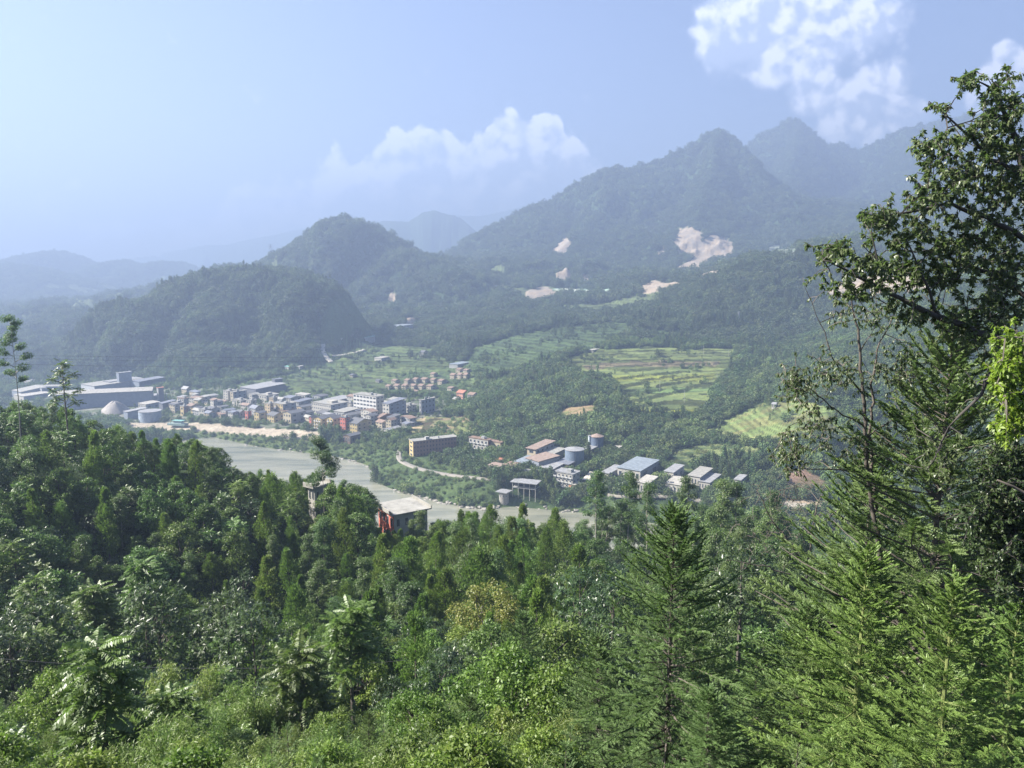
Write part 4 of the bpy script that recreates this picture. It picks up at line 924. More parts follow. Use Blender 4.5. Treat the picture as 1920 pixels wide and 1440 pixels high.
# bare twigs below it
twiggy('leafless_tree', 203, [
    [(1500, 1250, 30, .06), (1510, 1120, 30, .05), (1520, 1000, 30, .035), (1535, 940, 30, .02), (1550, 905, 30, .008)], [(1512, 1060, 30, .05), (1450, 980, 30, .03), (1420, 920, 30, .012)], [(1515, 1000, 30, .04), (1580, 950, 30, .025), (1620, 900, 30, .01)], [(1512, 1090, 30, .04), (1430, 1060, 30, .025), (1360, 1050, 30, .01)]],
    [(1500, 960, 80, 60, 30, 1), (1440, 1010, 60, 50, 30, 1), (1560, 1000, 70, 60, 30, 1), (1480, 930, 60, 40, 30, .7)], .06, .02, 'right', 'leafless grey twiggy tree behind the young firs', M_bark, ntw=520, per=1)
twiggy('lime_leaf_tree', 204, [
    [(2030, 1300, 11, .14), (2010, 1000, 11, .12), (1975, 800, 11, .09), (1940, 680, 11, .05), (1905, 625, 11, .015)], [(1985, 850, 11, .05), (1920, 800, 11, .03), (1880, 760, 10.9, .012)], [(2000, 950, 11, .05), (1930, 930, 11.2, .03), (1870, 900, 11.2, .012)]],
    [(1905, 650, 34, 34, 11, 1), (1888, 710, 34, 40, 10.9, 1.1), (1915, 770, 30, 50, 11, 1), (1885, 800, 26, 30, 11, .5)], .085, .038, 'lime', 'bright lime-green leaved tree at the right edge above the dark shade', M_bark, ntw=520, per=20)
twiggy('shade_tree', 205, [
    [(2080, 1500, 14.5, .16), (2050, 1200, 14.5, .14), (1990, 1000, 14.5, .10), (1930, 860, 14.5, .05), (1880, 800, 14.5, .02)], [(2000, 1020, 14.5, .06), (1920, 980, 14.8, .04), (1840, 940, 15, .02)], [(2040, 1150, 14.5, .06), (1930, 1100, 14.8, .04), (1840, 1080, 15, .02)]],
    [(1900, 880, 60, 70, 14.8, 1), (1870, 980, 70, 60, 15, 1), (1900, 1060, 60, 60, 15, 1), (1940, 960, 50, 80, 14.6, 1)], .09, .04, 'glossy', 'dense dark glossy tree filling the shade at the right edge', M_barkd, ntw=1500, per=24)
# ------------------------------------------------------------------ buildings
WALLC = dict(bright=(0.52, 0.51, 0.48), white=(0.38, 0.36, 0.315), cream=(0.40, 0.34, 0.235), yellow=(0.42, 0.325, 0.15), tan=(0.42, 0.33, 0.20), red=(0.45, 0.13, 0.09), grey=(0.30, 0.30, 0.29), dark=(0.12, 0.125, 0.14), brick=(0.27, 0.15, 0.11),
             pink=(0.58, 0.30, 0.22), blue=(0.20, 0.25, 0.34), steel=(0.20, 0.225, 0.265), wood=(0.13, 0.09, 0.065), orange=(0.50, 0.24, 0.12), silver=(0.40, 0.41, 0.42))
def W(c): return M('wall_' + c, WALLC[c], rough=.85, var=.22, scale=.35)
ROOFC = dict(tile=(0.10, 0.10, 0.105), slab=(0.27, 0.26, 0.23), tin=(0.25, 0.25, 0.25), blue=(0.19, 0.22, 0.245), rust=(0.25, 0.185, 0.145), brown=(0.22, 0.15, 0.11), redtile=(0.36, 0.15, 0.09), darktin=(0.15, 0.16, 0.19), green=(0.20, 0.42, 0.36), pale=(0.34, 0.32, 0.28))
def RF(c): return M('roof_' + c, ROOFC[c], rough=.7, var=.35, scale=.5)
M_glass = M('window_glass', (0.05, 0.06, 0.075), rough=.18, var=.3); M_frame = M('window_frame', (0.45, 0.45, 0.44)); M_dark = M('opening_shade', (0.03, 0.03, 0.035), rough=.9)  # near-black of an opening's inner shade, painted on solid parts
_wm = {}
def window_mesh(w, h, style='w'):
    k = (round(w, 1), round(h, 1), style)
    if k not in _wm:
        b = MB(); b.box(-w / 2, w / 2, -.07, .02, 0, h, 0); t = .09
        b.box(-w / 2 + t, -.03, -.10, -.072, t, h - t, 1); b.box(.03, w / 2 - t, -.10, -.072, t, h - t, 1)
        if style == 'b': b.box(-w / 2 - .35, w / 2 + .35, -.95, -.103, -.55, -.40, 0); b.box(-w / 2 - .35, w / 2 + .35, -.95, -.87, -.40, .45, 0)
        _wm[k] = b.mesh('window', [M_frame, M_glass])
    return _wm[k]
def winrow(root, W_, D_, h, st, bays, side, sbays, style='w', frac=.46, name='window', z0=0):
    fh = (h - z0) / st
    for s in range(st):
        z = z0 + fh * s + fh * .3
        for i in range(bays):
            m = window_mesh(W_ / bays * frac, fh * .46, style); o = obj(name, m, root); o.location = (-W_ + W_ * (i + .5) / bays, -.012, z)
        for i in range(sbays if side else 0):
            m = window_mesh(D_ / sbays * .38, fh * .44); o = obj(name, m, root); o.location = (.012, D_ * (i + .5) / sbays, z); o.rotation_euler = (0, 0, R(90))
def house(name, xl, xm, xr, yt, yb, label, cat='house', wall='white', side=None, roof='flat', rc='slab', st=2, bays=4, sb=2, th=35, d=None, bands=0, group=None, style='w', hm=None, door=True, ov=.5, cornerz=None, annex=None, foot=1.0, frac=.46):
    """xm is the corner nearest the camera; xl..xm the sunlit wall, xm..xr the shaded wall, as traced; sizes follow from the distance"""
    if d is None: x, y, g = hit(xm, yb); d = y
    else:
        x, y, _ = P(xm, yb, d); g = float(ground(x, y)); g = cornerz if cornerz is not None else g
    k = F / d; a = R(th); Wd = max((xm - xl) / k / math.cos(a), 1.5); Dp = max((xr - xm) / k / math.sin(a), 1.5) if xr > xm + .5 else Wd * .7
    h = hm or (yb - yt) / k
    root = empty(name, (x, y, g), -a, label, cat, group)
    cx, cy = x + (-Wd / 2 * math.cos(a) + Dp / 2 * math.sin(a)), y + (Wd / 2 * math.sin(a) + Dp / 2 * math.cos(a))
    FOOT.append((cx, cy, math.hypot(Wd, Dp) / 2 * foot + 1.5))
    hw = h if roof == 'flat' else h * (.86 if roof != 'gable' else .74)
    b = MB(); b.box(-Wd, 0, 0, Dp, -4, hw)
    if roof == 'gable':                                     # gable ends join the wall
        b.add([(-Wd, 0, hw), (-Wd, Dp, hw), (-Wd, Dp / 2, h - .12), (0, 0, hw), (0, Dp, hw), (0, Dp / 2, h - .12)], [(0, 2, 1), (3, 4, 5)])
    if roof == 'gabley':
        b.add([(-Wd, 0, hw), (0, 0, hw), (-Wd / 2, 0, h - .12), (-Wd, Dp, hw), (0, Dp, hw), (-Wd / 2, Dp, h - .12)], [(0, 1, 2), (3, 5, 4)])
    b.build('wall', W(wall), root)
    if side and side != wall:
        MB().box(.003, .09, .02, Dp - .02, -4, hw - .02).build('side_tone', W(side), root)  # side sheet: greyer tones paint in the wall's shade, others its own colour
    r = MB(); o_ = ov
    if roof == 'flat':
        r.box(-Wd - o_ * .6, o_ * .6, -o_ * .6, Dp + o_ * .6, h + .003, h + .28)
        r.box(-Wd - o_ * .6, o_ * .6, -o_ * .6, -o_ * .6 + .18, h + .283, h + .85); r.box(-Wd - o_ * .6, o_ * .6, Dp + o_ * .6 - .18, Dp + o_ * .6, h + .283, h + .85)
    elif roof == 'plate': r.add([(-Wd - o_, -o_, hw + .05), (o_, -o_, hw + .05), (o_, Dp + o_, h), (-Wd - o_, Dp + o_, h), (-Wd - o_, -o_, hw + .3), (o_, -o_, hw + .3), (o_, Dp + o_, h + .25), (-Wd - o_, Dp + o_, h + .25)], [(0, 3, 2, 1), (4, 5, 6, 7), (0, 1, 5, 4), (1, 2, 6, 5), (2, 3, 7, 6), (3, 0, 4, 7)])
    elif roof == 'gable': r.add([(-Wd - o_, -o_, hw - .15), (o_, -o_, hw - .15), (o_, Dp / 2, h), (-Wd - o_, Dp / 2, h), (o_, Dp + o_, hw - .15), (-Wd - o_, Dp + o_, hw - .15), (-Wd - o_, -o_, hw + .05), (o_, -o_, hw + .05), (o_, Dp / 2, h + .22), (-Wd - o_, Dp / 2, h + .22), (o_, Dp + o_, hw + .05), (-Wd - o_, Dp + o_, hw + .05)],
                                [(0, 3, 2, 1), (3, 5, 4, 2), (6, 7, 8, 9), (9, 8, 10, 11), (0, 1, 7, 6), (4, 5, 11, 10), (1, 2, 8, 7), (2, 4, 10, 8), (3, 0, 6, 9), (5, 3, 9, 11)])
    elif roof == 'gabley': r.add([(-Wd - o_, -o_, hw - .15), (-Wd / 2, -o_, h), (o_, -o_, hw - .15), (o_, Dp + o_, hw - .15), (-Wd / 2, Dp + o_, h), (-Wd - o_, Dp + o_, hw - .15), (-Wd - o_, -o_, hw + .05), (-Wd / 2, -o_, h + .22), (o_, -o_, hw + .05), (o_, Dp + o_, hw + .05), (-Wd / 2, Dp + o_, h + .22), (-Wd - o_, Dp + o_, hw + .05)],
                                [(0, 1, 4, 5), (1, 2, 3, 4), (6, 11, 10, 7), (7, 10, 9, 8), (0, 6, 7, 1), (1, 7, 8, 2), (2, 8, 9, 3), (3, 9, 10, 4), (4, 10, 11, 5), (5, 11, 6, 0)])
    rf = r.build('roof', RF(rc), root)
    if annex: MB().box(-Wd * .45, -Wd * .2, Dp * .3, Dp * .65, h + .29, h + 2.4).build('stair_head', W(annex), rf)
    if roof == 'flat' and st >= 2 and not annex and d > 300: 
        MB().box(-Wd * .40, -Wd * .40 + min(3, Wd * .3), Dp * .3, Dp * .3 + min(3, Dp * .4), h + .29, h + 2.3).build('stair_head', W('grey'), rf)
        MB().tube((-Wd * .2, Dp * .6, h + .6), (-Wd * .2, Dp * .6, h + 1.9), .65, n=10).build('water_tank', M('tank_steel', (0.35, 0.36, 0.37)), rf)
    if st: winrow(root, Wd, Dp, hw, st, bays, True, sb, style, frac)
    if bands:
        bb = MB()
        for s in range(1, bands + 1): bb.box(-Wd - .12, .12, -.16, -.013, hw * s / (bands + (0 if roof == 'flat' else 1)) - .25, hw * s / (bands + (0 if roof == 'flat' else 1)))
        bb.build('floor_band', W('white'), root)
    if door and st and Wd > 6:
        MB().box(-Wd * .5 - .55, -Wd * .5 + .55, -.06, -.013, -.5, min(2.1, hw / st * .28 + .0)).build('door', M_dark, root)
    return root
H_ = house
# --- riverside town
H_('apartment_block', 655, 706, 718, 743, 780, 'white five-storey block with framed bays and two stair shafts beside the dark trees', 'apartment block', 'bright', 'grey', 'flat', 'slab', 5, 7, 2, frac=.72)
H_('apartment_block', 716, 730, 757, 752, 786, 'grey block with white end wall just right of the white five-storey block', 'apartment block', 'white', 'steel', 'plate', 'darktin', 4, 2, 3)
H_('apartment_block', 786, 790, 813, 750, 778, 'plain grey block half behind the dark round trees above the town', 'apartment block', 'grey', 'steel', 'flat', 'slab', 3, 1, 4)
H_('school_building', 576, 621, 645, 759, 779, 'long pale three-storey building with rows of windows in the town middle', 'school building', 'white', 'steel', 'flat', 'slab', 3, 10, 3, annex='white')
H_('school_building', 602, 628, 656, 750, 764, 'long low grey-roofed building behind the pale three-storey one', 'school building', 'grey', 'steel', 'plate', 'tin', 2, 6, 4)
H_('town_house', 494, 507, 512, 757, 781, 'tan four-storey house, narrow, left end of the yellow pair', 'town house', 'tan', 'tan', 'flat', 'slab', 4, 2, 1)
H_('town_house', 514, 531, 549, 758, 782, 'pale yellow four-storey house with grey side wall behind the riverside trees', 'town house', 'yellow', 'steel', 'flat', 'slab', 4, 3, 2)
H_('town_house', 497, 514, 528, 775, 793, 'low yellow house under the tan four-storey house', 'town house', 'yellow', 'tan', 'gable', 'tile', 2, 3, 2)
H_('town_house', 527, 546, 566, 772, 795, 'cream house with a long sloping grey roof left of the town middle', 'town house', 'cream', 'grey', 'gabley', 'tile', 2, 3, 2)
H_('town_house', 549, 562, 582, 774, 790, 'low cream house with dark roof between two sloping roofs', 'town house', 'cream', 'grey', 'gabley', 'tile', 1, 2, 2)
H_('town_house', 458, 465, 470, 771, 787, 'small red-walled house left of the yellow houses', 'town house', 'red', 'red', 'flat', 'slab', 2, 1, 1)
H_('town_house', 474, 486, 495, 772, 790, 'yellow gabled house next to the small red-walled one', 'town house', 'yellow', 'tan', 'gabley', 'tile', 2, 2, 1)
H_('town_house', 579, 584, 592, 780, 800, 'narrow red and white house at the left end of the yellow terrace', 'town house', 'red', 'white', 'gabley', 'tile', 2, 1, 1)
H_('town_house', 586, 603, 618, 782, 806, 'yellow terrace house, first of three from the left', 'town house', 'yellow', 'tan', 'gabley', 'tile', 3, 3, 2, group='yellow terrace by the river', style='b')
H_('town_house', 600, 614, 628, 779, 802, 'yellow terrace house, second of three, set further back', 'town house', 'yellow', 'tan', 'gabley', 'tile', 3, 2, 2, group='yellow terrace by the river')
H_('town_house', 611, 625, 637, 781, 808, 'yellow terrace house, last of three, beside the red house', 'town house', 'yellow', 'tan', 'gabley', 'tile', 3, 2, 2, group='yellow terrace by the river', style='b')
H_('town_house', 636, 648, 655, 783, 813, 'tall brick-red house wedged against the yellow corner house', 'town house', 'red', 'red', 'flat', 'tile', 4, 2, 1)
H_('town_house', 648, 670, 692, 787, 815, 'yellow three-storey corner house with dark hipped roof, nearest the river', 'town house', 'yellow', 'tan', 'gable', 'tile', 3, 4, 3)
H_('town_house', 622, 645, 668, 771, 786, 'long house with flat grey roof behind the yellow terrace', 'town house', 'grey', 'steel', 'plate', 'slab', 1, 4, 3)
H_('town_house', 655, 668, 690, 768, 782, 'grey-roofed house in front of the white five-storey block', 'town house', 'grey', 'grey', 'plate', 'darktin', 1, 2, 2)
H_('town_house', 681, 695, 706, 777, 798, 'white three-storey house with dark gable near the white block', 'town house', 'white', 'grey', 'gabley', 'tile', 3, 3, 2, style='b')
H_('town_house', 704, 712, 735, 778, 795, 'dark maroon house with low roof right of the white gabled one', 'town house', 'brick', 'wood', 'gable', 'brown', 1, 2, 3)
H_('town_house', 716, 728, 748, 804, 818, 'pale single house with broad gable above the road', 'house', 'white', 'grey', 'gabley', 'tin', 1, 2, 2)
H_('farm_house', 641, 657, 674, 815, 833, 'dark timber farmhouse with gabled roof below the yellow corner house', 'farmhouse', 'wood', 'wood', 'gabley', 'tile', 1, 3, 2)
H_('town_house', 416, 428, 437, 733, 752, 'white four-storey house at the left end of the upper town', 'town house', 'white', 'white', 'flat', 'slab', 4, 2, 1)
H_('town_house', 431, 438, 455, 735, 757, 'cream four-storey slab beside the white four-storey house', 'town house', 'cream', 'steel', 'flat', 'slab', 4, 1, 3)
H_('town_house', 429, 452, 460, 751, 764, 'white house with stepped balconies in the upper town', 'town house', 'white', 'grey', 'flat', 'slab', 2, 4, 1)
H_('town_house', 460, 471, 478, 751, 766, 'small white house right of the stepped balconies', 'town house', 'white', 'white', 'flat', 'slab', 2, 2, 1)
H_('town_house', 477, 500, 516, 742, 757, 'white house with a stacked upper floor behind the tan house', 'town house', 'white', 'grey', 'flat', 'slab', 2, 4, 2, annex='white')
H_('town_house', 545, 560, 580, 752, 766, 'grey-roofed house left of the long school', 'town house', 'grey', 'steel', 'plate', 'darktin', 2, 3, 2)
H_('town_house', 549, 572, 580, 740, 748, 'low pale shed on the field edge behind the town', 'shed', 'pale' if False else 'white', 'grey', 'plate', 'pale', 1, 3, 1)
H_('town_house', 395, 405, 414, 752, 764, 'white-edged house with grey roof at the far left of the town', 'town house', 'grey', 'steel', 'gabley', 'tile', 2, 2, 1)
H_('town_house', 336, 345, 350, 762, 780, 'yellow sign-fronted house standing alone left of the trees', 'town house', 'yellow', 'brick', 'flat', 'slab', 2, 1, 1)
H_('town_house', 318, 332, 340, 756, 772, 'brown-walled house behind the lone yellow one', 'town house', 'brick', 'brick', 'flat', 'slab', 2, 2, 1)
H_('town_house', 355, 366, 376, 764, 776, 'low yellow and white house among riverside trees', 'town house', 'yellow', 'white', 'gabley', 'tile', 1, 2, 1)
H_('warehouse', 440, 480, 521, 727, 747, 'dark blue-grey works hall with stepped roof at the foot of the fields', 'warehouse', 'dark', 'dark', 'plate', 'tin', 0, 0, 0)
H_('works_tower', 509, 516, 526, 708, 731, 'dark square works tower at the right end of the dark hall', 'tower', 'dark', 'dark', 'flat', 'darktin', 0, 0, 0, hm=12)
k_ = 0
# second row of roofs filling the town
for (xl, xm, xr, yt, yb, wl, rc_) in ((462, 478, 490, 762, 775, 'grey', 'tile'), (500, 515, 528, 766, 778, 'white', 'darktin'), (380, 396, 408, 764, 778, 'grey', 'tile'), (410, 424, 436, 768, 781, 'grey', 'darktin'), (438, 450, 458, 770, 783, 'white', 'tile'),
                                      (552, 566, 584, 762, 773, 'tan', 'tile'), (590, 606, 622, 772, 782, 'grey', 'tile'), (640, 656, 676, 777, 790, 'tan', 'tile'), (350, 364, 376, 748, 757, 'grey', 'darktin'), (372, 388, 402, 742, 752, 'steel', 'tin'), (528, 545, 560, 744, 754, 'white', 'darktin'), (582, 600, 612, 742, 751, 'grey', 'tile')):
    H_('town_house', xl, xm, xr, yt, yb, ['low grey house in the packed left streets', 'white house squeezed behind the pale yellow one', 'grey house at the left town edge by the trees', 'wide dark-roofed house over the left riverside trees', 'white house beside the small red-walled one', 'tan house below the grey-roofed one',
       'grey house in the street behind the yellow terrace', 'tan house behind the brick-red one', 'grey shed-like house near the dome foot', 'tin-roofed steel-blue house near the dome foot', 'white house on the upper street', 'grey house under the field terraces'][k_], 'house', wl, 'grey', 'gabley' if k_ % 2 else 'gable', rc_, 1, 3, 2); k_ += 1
# --- works on the left bank end
H_('factory_hall', 99, 108, 264, 734, 771, 'huge factory hall with pale curved roof on the valley floor at left', 'factory', 'steel', 'steel', 'gabley', 'pale', 0, 0, 0, th=72, ov=1.5)
H_('factory_hall', 135, 178, 236, 722, 738, 'lower pale hall behind the huge factory hall', 'factory', 'silver', 'steel', 'plate', 'slab', 0, 0, 0)
H_('factory_hall', 186, 206, 242, 716, 733, 'blue-grey hall with white edge left of the square chimney tower', 'factory', 'steel', 'steel', 'flat', 'tin', 0, 0, 0)
H_('factory_tower', 218, 225, 239, 699, 733, 'square blue-grey tower rising over the factory roofs', 'tower', 'steel', 'steel', 'flat', 'tin', 0, 0, 0)
H_('factory_hall', 240, 262, 292, 713, 733, 'dark hall with light strips right of the square tower', 'factory', 'steel', 'dark', 'plate', 'darktin', 0, 0, 0)
H_('factory_tower', 294, 299, 305, 727, 760, 'narrow grey tower with a red and white cap beside the factory', 'tower', 'grey', 'dark', 'flat', 'redtile', 0, 0, 0)
H_('factory_shed', 252, 268, 296, 744, 756, 'flat grey shed in front of the narrow tower', 'shed', 'grey', 'steel', 'plate', 'tin', 0, 0, 0)
H_('factory_shed', 252, 274, 290, 757, 768, 'white-roofed shed above the round tank', 'shed', 'white', 'steel', 'plate', 'pale', 1, 4, 2)
H_('factory_shed', 295, 306, 322, 754, 774, 'dark grey shed right of the round tank', 'shed', 'dark', 'dark', 'plate', 'darktin', 0, 0, 0)
H_('factory_shed', 228, 240, 262, 770, 787, 'low open shed between the spoil heap and the round tank', 'shed', 'steel', 'steel', 'plate', 'tin', 0, 0, 0)
H_('factory_hall', 8, 40, 90, 730, 748, 'long hazy hall with arched grey roof at the far left edge', 'factory', 'steel', 'steel', 'gable', 'slab', 0, 0, 0)
H_('factory_hall', 10, 45, 72, 742, 752, 'white-roofed hall by the left edge behind the tree line', 'factory', 'white', 'steel', 'plate', 'pale', 0, 0, 0)
H_('white_villa', 38, 55, 68, 716, 728, 'small white house in the haze beyond the factory', 'house', 'white', 'grey', 'flat', 'slab', 2, 3, 1)
H_('water_tower', 72, 79, 84, 728, 742, 'pale boxy tower between the left halls', 'tower', 'silver', 'steel', 'flat', 'tin', 0, 0, 0)
def tank(name, px, yb, rpx, hpx, label, mat, rc_, cone=0.0, d=None, legs=False):
    x, y, g = hit(px, yb); k = F / y; r = rpx / k; h = hpx / k
    root = empty(name, (x, y, g), 0, label, 'tank'); FOOT.append((x, y, r + 1))
    MB().tube((0, 0, -3), (0, 0, h), r, n=40).build('wall', mat, root)
    b = MB(); n = 40; v = [(math.cos(6.2832 * i / n) * (r + .25), math.sin(6.2832 * i / n) * (r + .25), h + .02) for i in range(n)]; v2 = [(a, b_, c + .35) for a, b_, c in v]
    vs = v + v2 + [(0, 0, h + .36 + cone)]; fs = [tuple(range(n))[::-1]] + [(i, (i + 1) % n, n + (i + 1) % n, n + i) for i in range(n)] + [(n + i, n + (i + 1) % n, 2 * n) for i in range(n)]
    b.add(vs, fs); b.build('roof', RF(rc_), root)
    b = MB()
    for s in (-.25, .25): b.box(s - .03, s + .03, -r - .16, -r - .1, 0, h)
    for i in range(int(h / .9)): b.box(-.25, .25, -r - .15, -r - .11, .4 + i * .9, .46 + i * .9)
    b.build('ladder', M_frame, root)
    return root
tank('storage_tank', 282, 787, 20, 17, 'wide round pale tank at the right end of the factory', M('tank_pale', (0.28, 0.33, 0.38)), 'tin')
tank('silo', 1077, 873, 18.5, 32, 'large blue-grey round silo in the riverside works', M('tank_blue', (0.13, 0.17, 0.22)), 'tin', 1.2)
tank('silo', 1119, 845, 12.5, 28, 'second darker silo behind the large one, against the woods', M('tank_dark', (0.09, 0.12, 0.17)), 'rust', 2.0)
tank('chimney_pipe', 1105, 846, 2.6, 30, 'slim pale stack standing beside the second silo', M('tank_silver', (0.50, 0.55, 0.58)), 'tin')
# --- riverside works and houses
H_('works_block', 988, 1004, 1043, 838, 865, 'cream works block with a two-coloured roof above the low sheds', 'factory', 'cream', 'grey', 'plate', 'rust', 2, 1, 4, ov=1.0)
H_('works_shed', 964, 985, 1012, 866, 882, 'steel-blue shed with white tin roof left in the works', 'shed', 'steel', 'steel', 'plate', 'blue', 0, 0, 0)
H_('works_shed', 985, 1010, 1052, 862, 885, 'wide shed under a faded rust-pink roof', 'shed', 'steel', 'grey', 'plate', 'rust', 0, 0, 0, th=50)
H_('works_shed', 1010, 1035, 1064, 850, 868, 'grey flat shed between the cream block and the silo', 'shed', 'grey', 'grey', 'plate', 'slab', 0, 0, 0)
H_('works_shed', 1042, 1066, 1092, 868, 887, 'dark timber shed in front of the large silo', 'shed', 'wood', 'wood', 'plate', 'darktin', 0, 0, 0)
H_('works_shed', 1092, 1108, 1128, 840, 858, 'dark shed with light roof under the second silo', 'shed', 'dark', 'dark', 'plate', 'tin', 0, 0, 0)
H_('river_house', 915, 936, 946, 873, 889, 'white two-storey house with pink roof at the left of the works', 'house', 'white', 'grey', 'plate', 'rust', 2, 4, 1)
H_('river_house', 930, 938, 944, 863, 874, 'tiny pink-roofed upper hut behind the white two-storey house', 'hut', 'white', 'grey', 'flat', 'redtile', 1, 1, 1)
H_('river_house', 946, 966, 976, 872, 889, 'white house with brown eaves next to the steel-blue shed', 'house', 'white', 'grey', 'plate', 'brown', 2, 3, 1)
H_('river_house', 1012, 1036, 1060, 877, 897, 'white house with dark side wall and grey tin roof below the works', 'house', 'white', 'dark', 'plate', 'tin', 2, 4, 2)
H_('river_house', 1038, 1073, 1089, 889, 918, 'white three-storey house with terraces, lowest of the riverside group', 'house', 'white', 'grey', 'flat', 'tin', 3, 5, 2, style='b')
H_('river_hut', 1067, 1080, 1089, 908, 920, 'small orange brick hut against the lowest white house', 'hut', 'orange', 'dark', 'plate', 'pale', 1, 1, 1)
H_('row_house', 877, 915, 921, 825, 848, 'white and brown row house with balconies above the tree-lined road', 'house', 'white', 'brick', 'flat', 'brown', 2, 5, 1, style='b')
H_('row_house', 914, 938, 944, 830, 846, 'lower end of the brown-eaved row among trees', 'house', 'cream', 'brick', 'flat', 'brown', 1, 3, 1)
H_('brick_school', 765, 775, 855, 827, 858, 'long brown brick building in shade with a yellow end wall', 'school building', 'yellow', 'brick', 'flat', 'slab', 4, 1, 14, th=62)
H_('roadside_house', 868, 890, 900, 862, 868, 'low pale shed in the trees over the road', 'shed', 'white', 'white', 'plate', 'pale', 0, 0, 0)
# sheds behind the gum trees at right
for (xl, xm, xr, yt, yb, rc_, lab) in ((1160, 1200, 1250, 879, 905, 'blue', 'long pale blue-roofed shed behind the gum tree heads'), (1247, 1262, 1292, 882, 905, 'tin', 'white shed with small upper window right of the blue-roofed one'), (1128, 1142, 1175, 885, 904, 'tin', 'steel-grey shed left of the blue-roofed one'),
                                       (1292, 1312, 1350, 891, 915, 'slab', 'grey-roofed shed behind the gum trees'), (1312, 1330, 1365, 902, 922, 'tin', 'pale tin shed, lower of the two right sheds'), (1378, 1388, 1408, 898, 915, 'tin', 'small gabled shed at the right end of the works'),
                                       (1196, 1215, 1240, 902, 930, 'pale', 'white wall block low behind the gum stems'), (1250, 1275, 1300, 905, 935, 'pale', 'white house front between gum stems')):
    H_('river_shed', xl, xm, xr, yt, yb, lab, 'shed', 'white', 'steel', 'plate', rc_, 1, 4, 2)
# white retaining wall under the works
x0, y0, z0 = hit(965, 893); x1, y1, z1 = hit(1012, 897)
b = MB(); b.add([(x0, y0, z0 - 2), (x1, y1, z1 - 2), (x1, y1, z0 + 5), (x0, y0, z0 + 5.2), (x0 + .2, y0 + 1, z0 - 2), (x1 + .2, y1 + 1, z1 - 2), (x1 + .2, y1 + 1, z0 + 5), (x0 + .2, y0 + 1, z0 + 5.2)], [(0, 1, 2, 3), (5, 4, 7, 6), (3, 2, 6, 7), (1, 5, 6, 2), (4, 0, 3, 7)])
tag(b.build('retaining_wall', W('white')), 'stained white retaining wall under the steel-blue shed', 'wall')
# pavilion on pillars by the water
x, y, g = hit(985, 927); k = F / y
root = empty('river_pavilion', (x, y, g), R(-20), 'open pavilion on tall pillars with flat grey roof at the river edge', 'pavilion'); FOOT.append((x, y, 12))
MB().box(-8, 8, -3, 5, 4.2, 4.5).build('floor', W('grey'), root); MB().box(-9.2, 9.2, -4.2, 6, 8.0, 8.35).build('roof', RF('tin'), root); MB().box(-7.5, 7.5, .5, 4.9, 4.503, 7.99).build('shade_block', M_dark, root)  # solid block, its near-black colour stands for the shade under the roof
for i in range(5):
    for q in (-2.8, 4.8): MB().tube((-7.8 + i * 3.9, q, -4), (-7.8 + i * 3.9, q, 7.98), .22).build('pillar', W('white'), root)
rl = MB()
rl.box(-8, 8, -3.05, -2.95, 5.2, 5.3)
for i in range(17): rl.box(-8 + i, -7.95 + i, -3.04, -2.96, 4.51, 5.19)
rl.build('railing', W('white'), root)
x, y, g = hit(945, 937)
root = empty('river_turret', (x, y, g), R(-30), 'squat round stone turret on the rocks with a thin flat roof', 'turret'); FOOT.append((x, y, 6))
MB().tube((0, 0, -3), (0, 0, 5.6), 3.2, n=16).build('wall', M('stone', (0.30, 0.28, 0.25), var=.4, scale=1.2), root); MB().box(-4.2, 4.2, -4, 4, 5.65, 5.95).build('roof', RF('tin'), root)
for a in range(4): o = obj('window', window_mesh(.9, 1.2), root); o.location = (math.sin(a * .7 - 1) * 3.2, -math.cos(a * .7 - 1) * 3.2, 2.6); o.rotation_euler = (0, 0, a * .7 - 1)
# --- hamlet of cream houses on the slope
ham = [(722, 729, 736, 722, 731), (737, 745, 753, 721, 731), (752, 760, 768, 721, 731), (767, 776, 784, 721, 731), (783, 791, 799, 721, 731), (799, 808, 818, 722, 731), (766, 778, 790, 733, 741), (757, 764, 772, 711, 720), (773, 780, 788, 709, 719), (788, 797, 806, 709, 719), (806, 813, 821, 710, 719), (820, 828, 838, 712, 721),
       (806, 813, 820, 699, 707), (843, 851, 858, 701, 711), (856, 863, 871, 700, 711), (868, 874, 882, 700, 712), (854, 862, 872, 691, 699), (868, 875, 884, 693, 700), (733, 741, 749, 712, 720), (838, 846, 856, 726, 733)]
hl = ['lowest row far left', 'lowest row second from left', 'lowest row third from left', 'lowest row fourth from left', 'lowest row fifth from left', 'lowest row right end', 'standing alone below the rows', 'middle row left end', 'middle row second', 'middle row third', 'middle row fourth', 'middle row right end',
      'above the middle row', 'left of the upper trio', 'centre of the upper trio', 'right of the upper trio', 'highest pair, left', 'highest pair, right', 'between the rows at left', 'by the walled yard at right']
for (xl, xm, xr, yt, yb), t in zip(ham, hl):
    H_('hamlet_house', xl, xm, xr, yt, yb, 'cream two-storey hillside house with brown roof, ' + t, 'house', 'cream', 'white', 'gable', 'brown', 2, 2, 1, group='cream houses of the hillside hamlet', foot=.8)
H_('hamlet_house', 855, 868, 880, 733, 748, 'pinkish house with red tiled roof above the wooded bank', 'house', 'pink', 'white', 'gable', 'redtile', 2, 4, 2)
H_('hamlet_house', 876, 887, 897, 737, 750, 'white-fronted house right of the red-roofed one', 'house', 'white', 'tan', 'gable', 'brown', 2, 3, 1)
H_('hamlet_house', 848, 856, 864, 746, 757, 'small white house below the red-roofed one', 'house', 'white', 'white', 'gable', 'slab', 2, 2, 1)
H_('farm_shed', 841, 858, 880, 683, 690, 'long shed with pale blue roof above the hamlet', 'shed', 'grey', 'grey', 'plate', 'blue', 0, 0, 0)
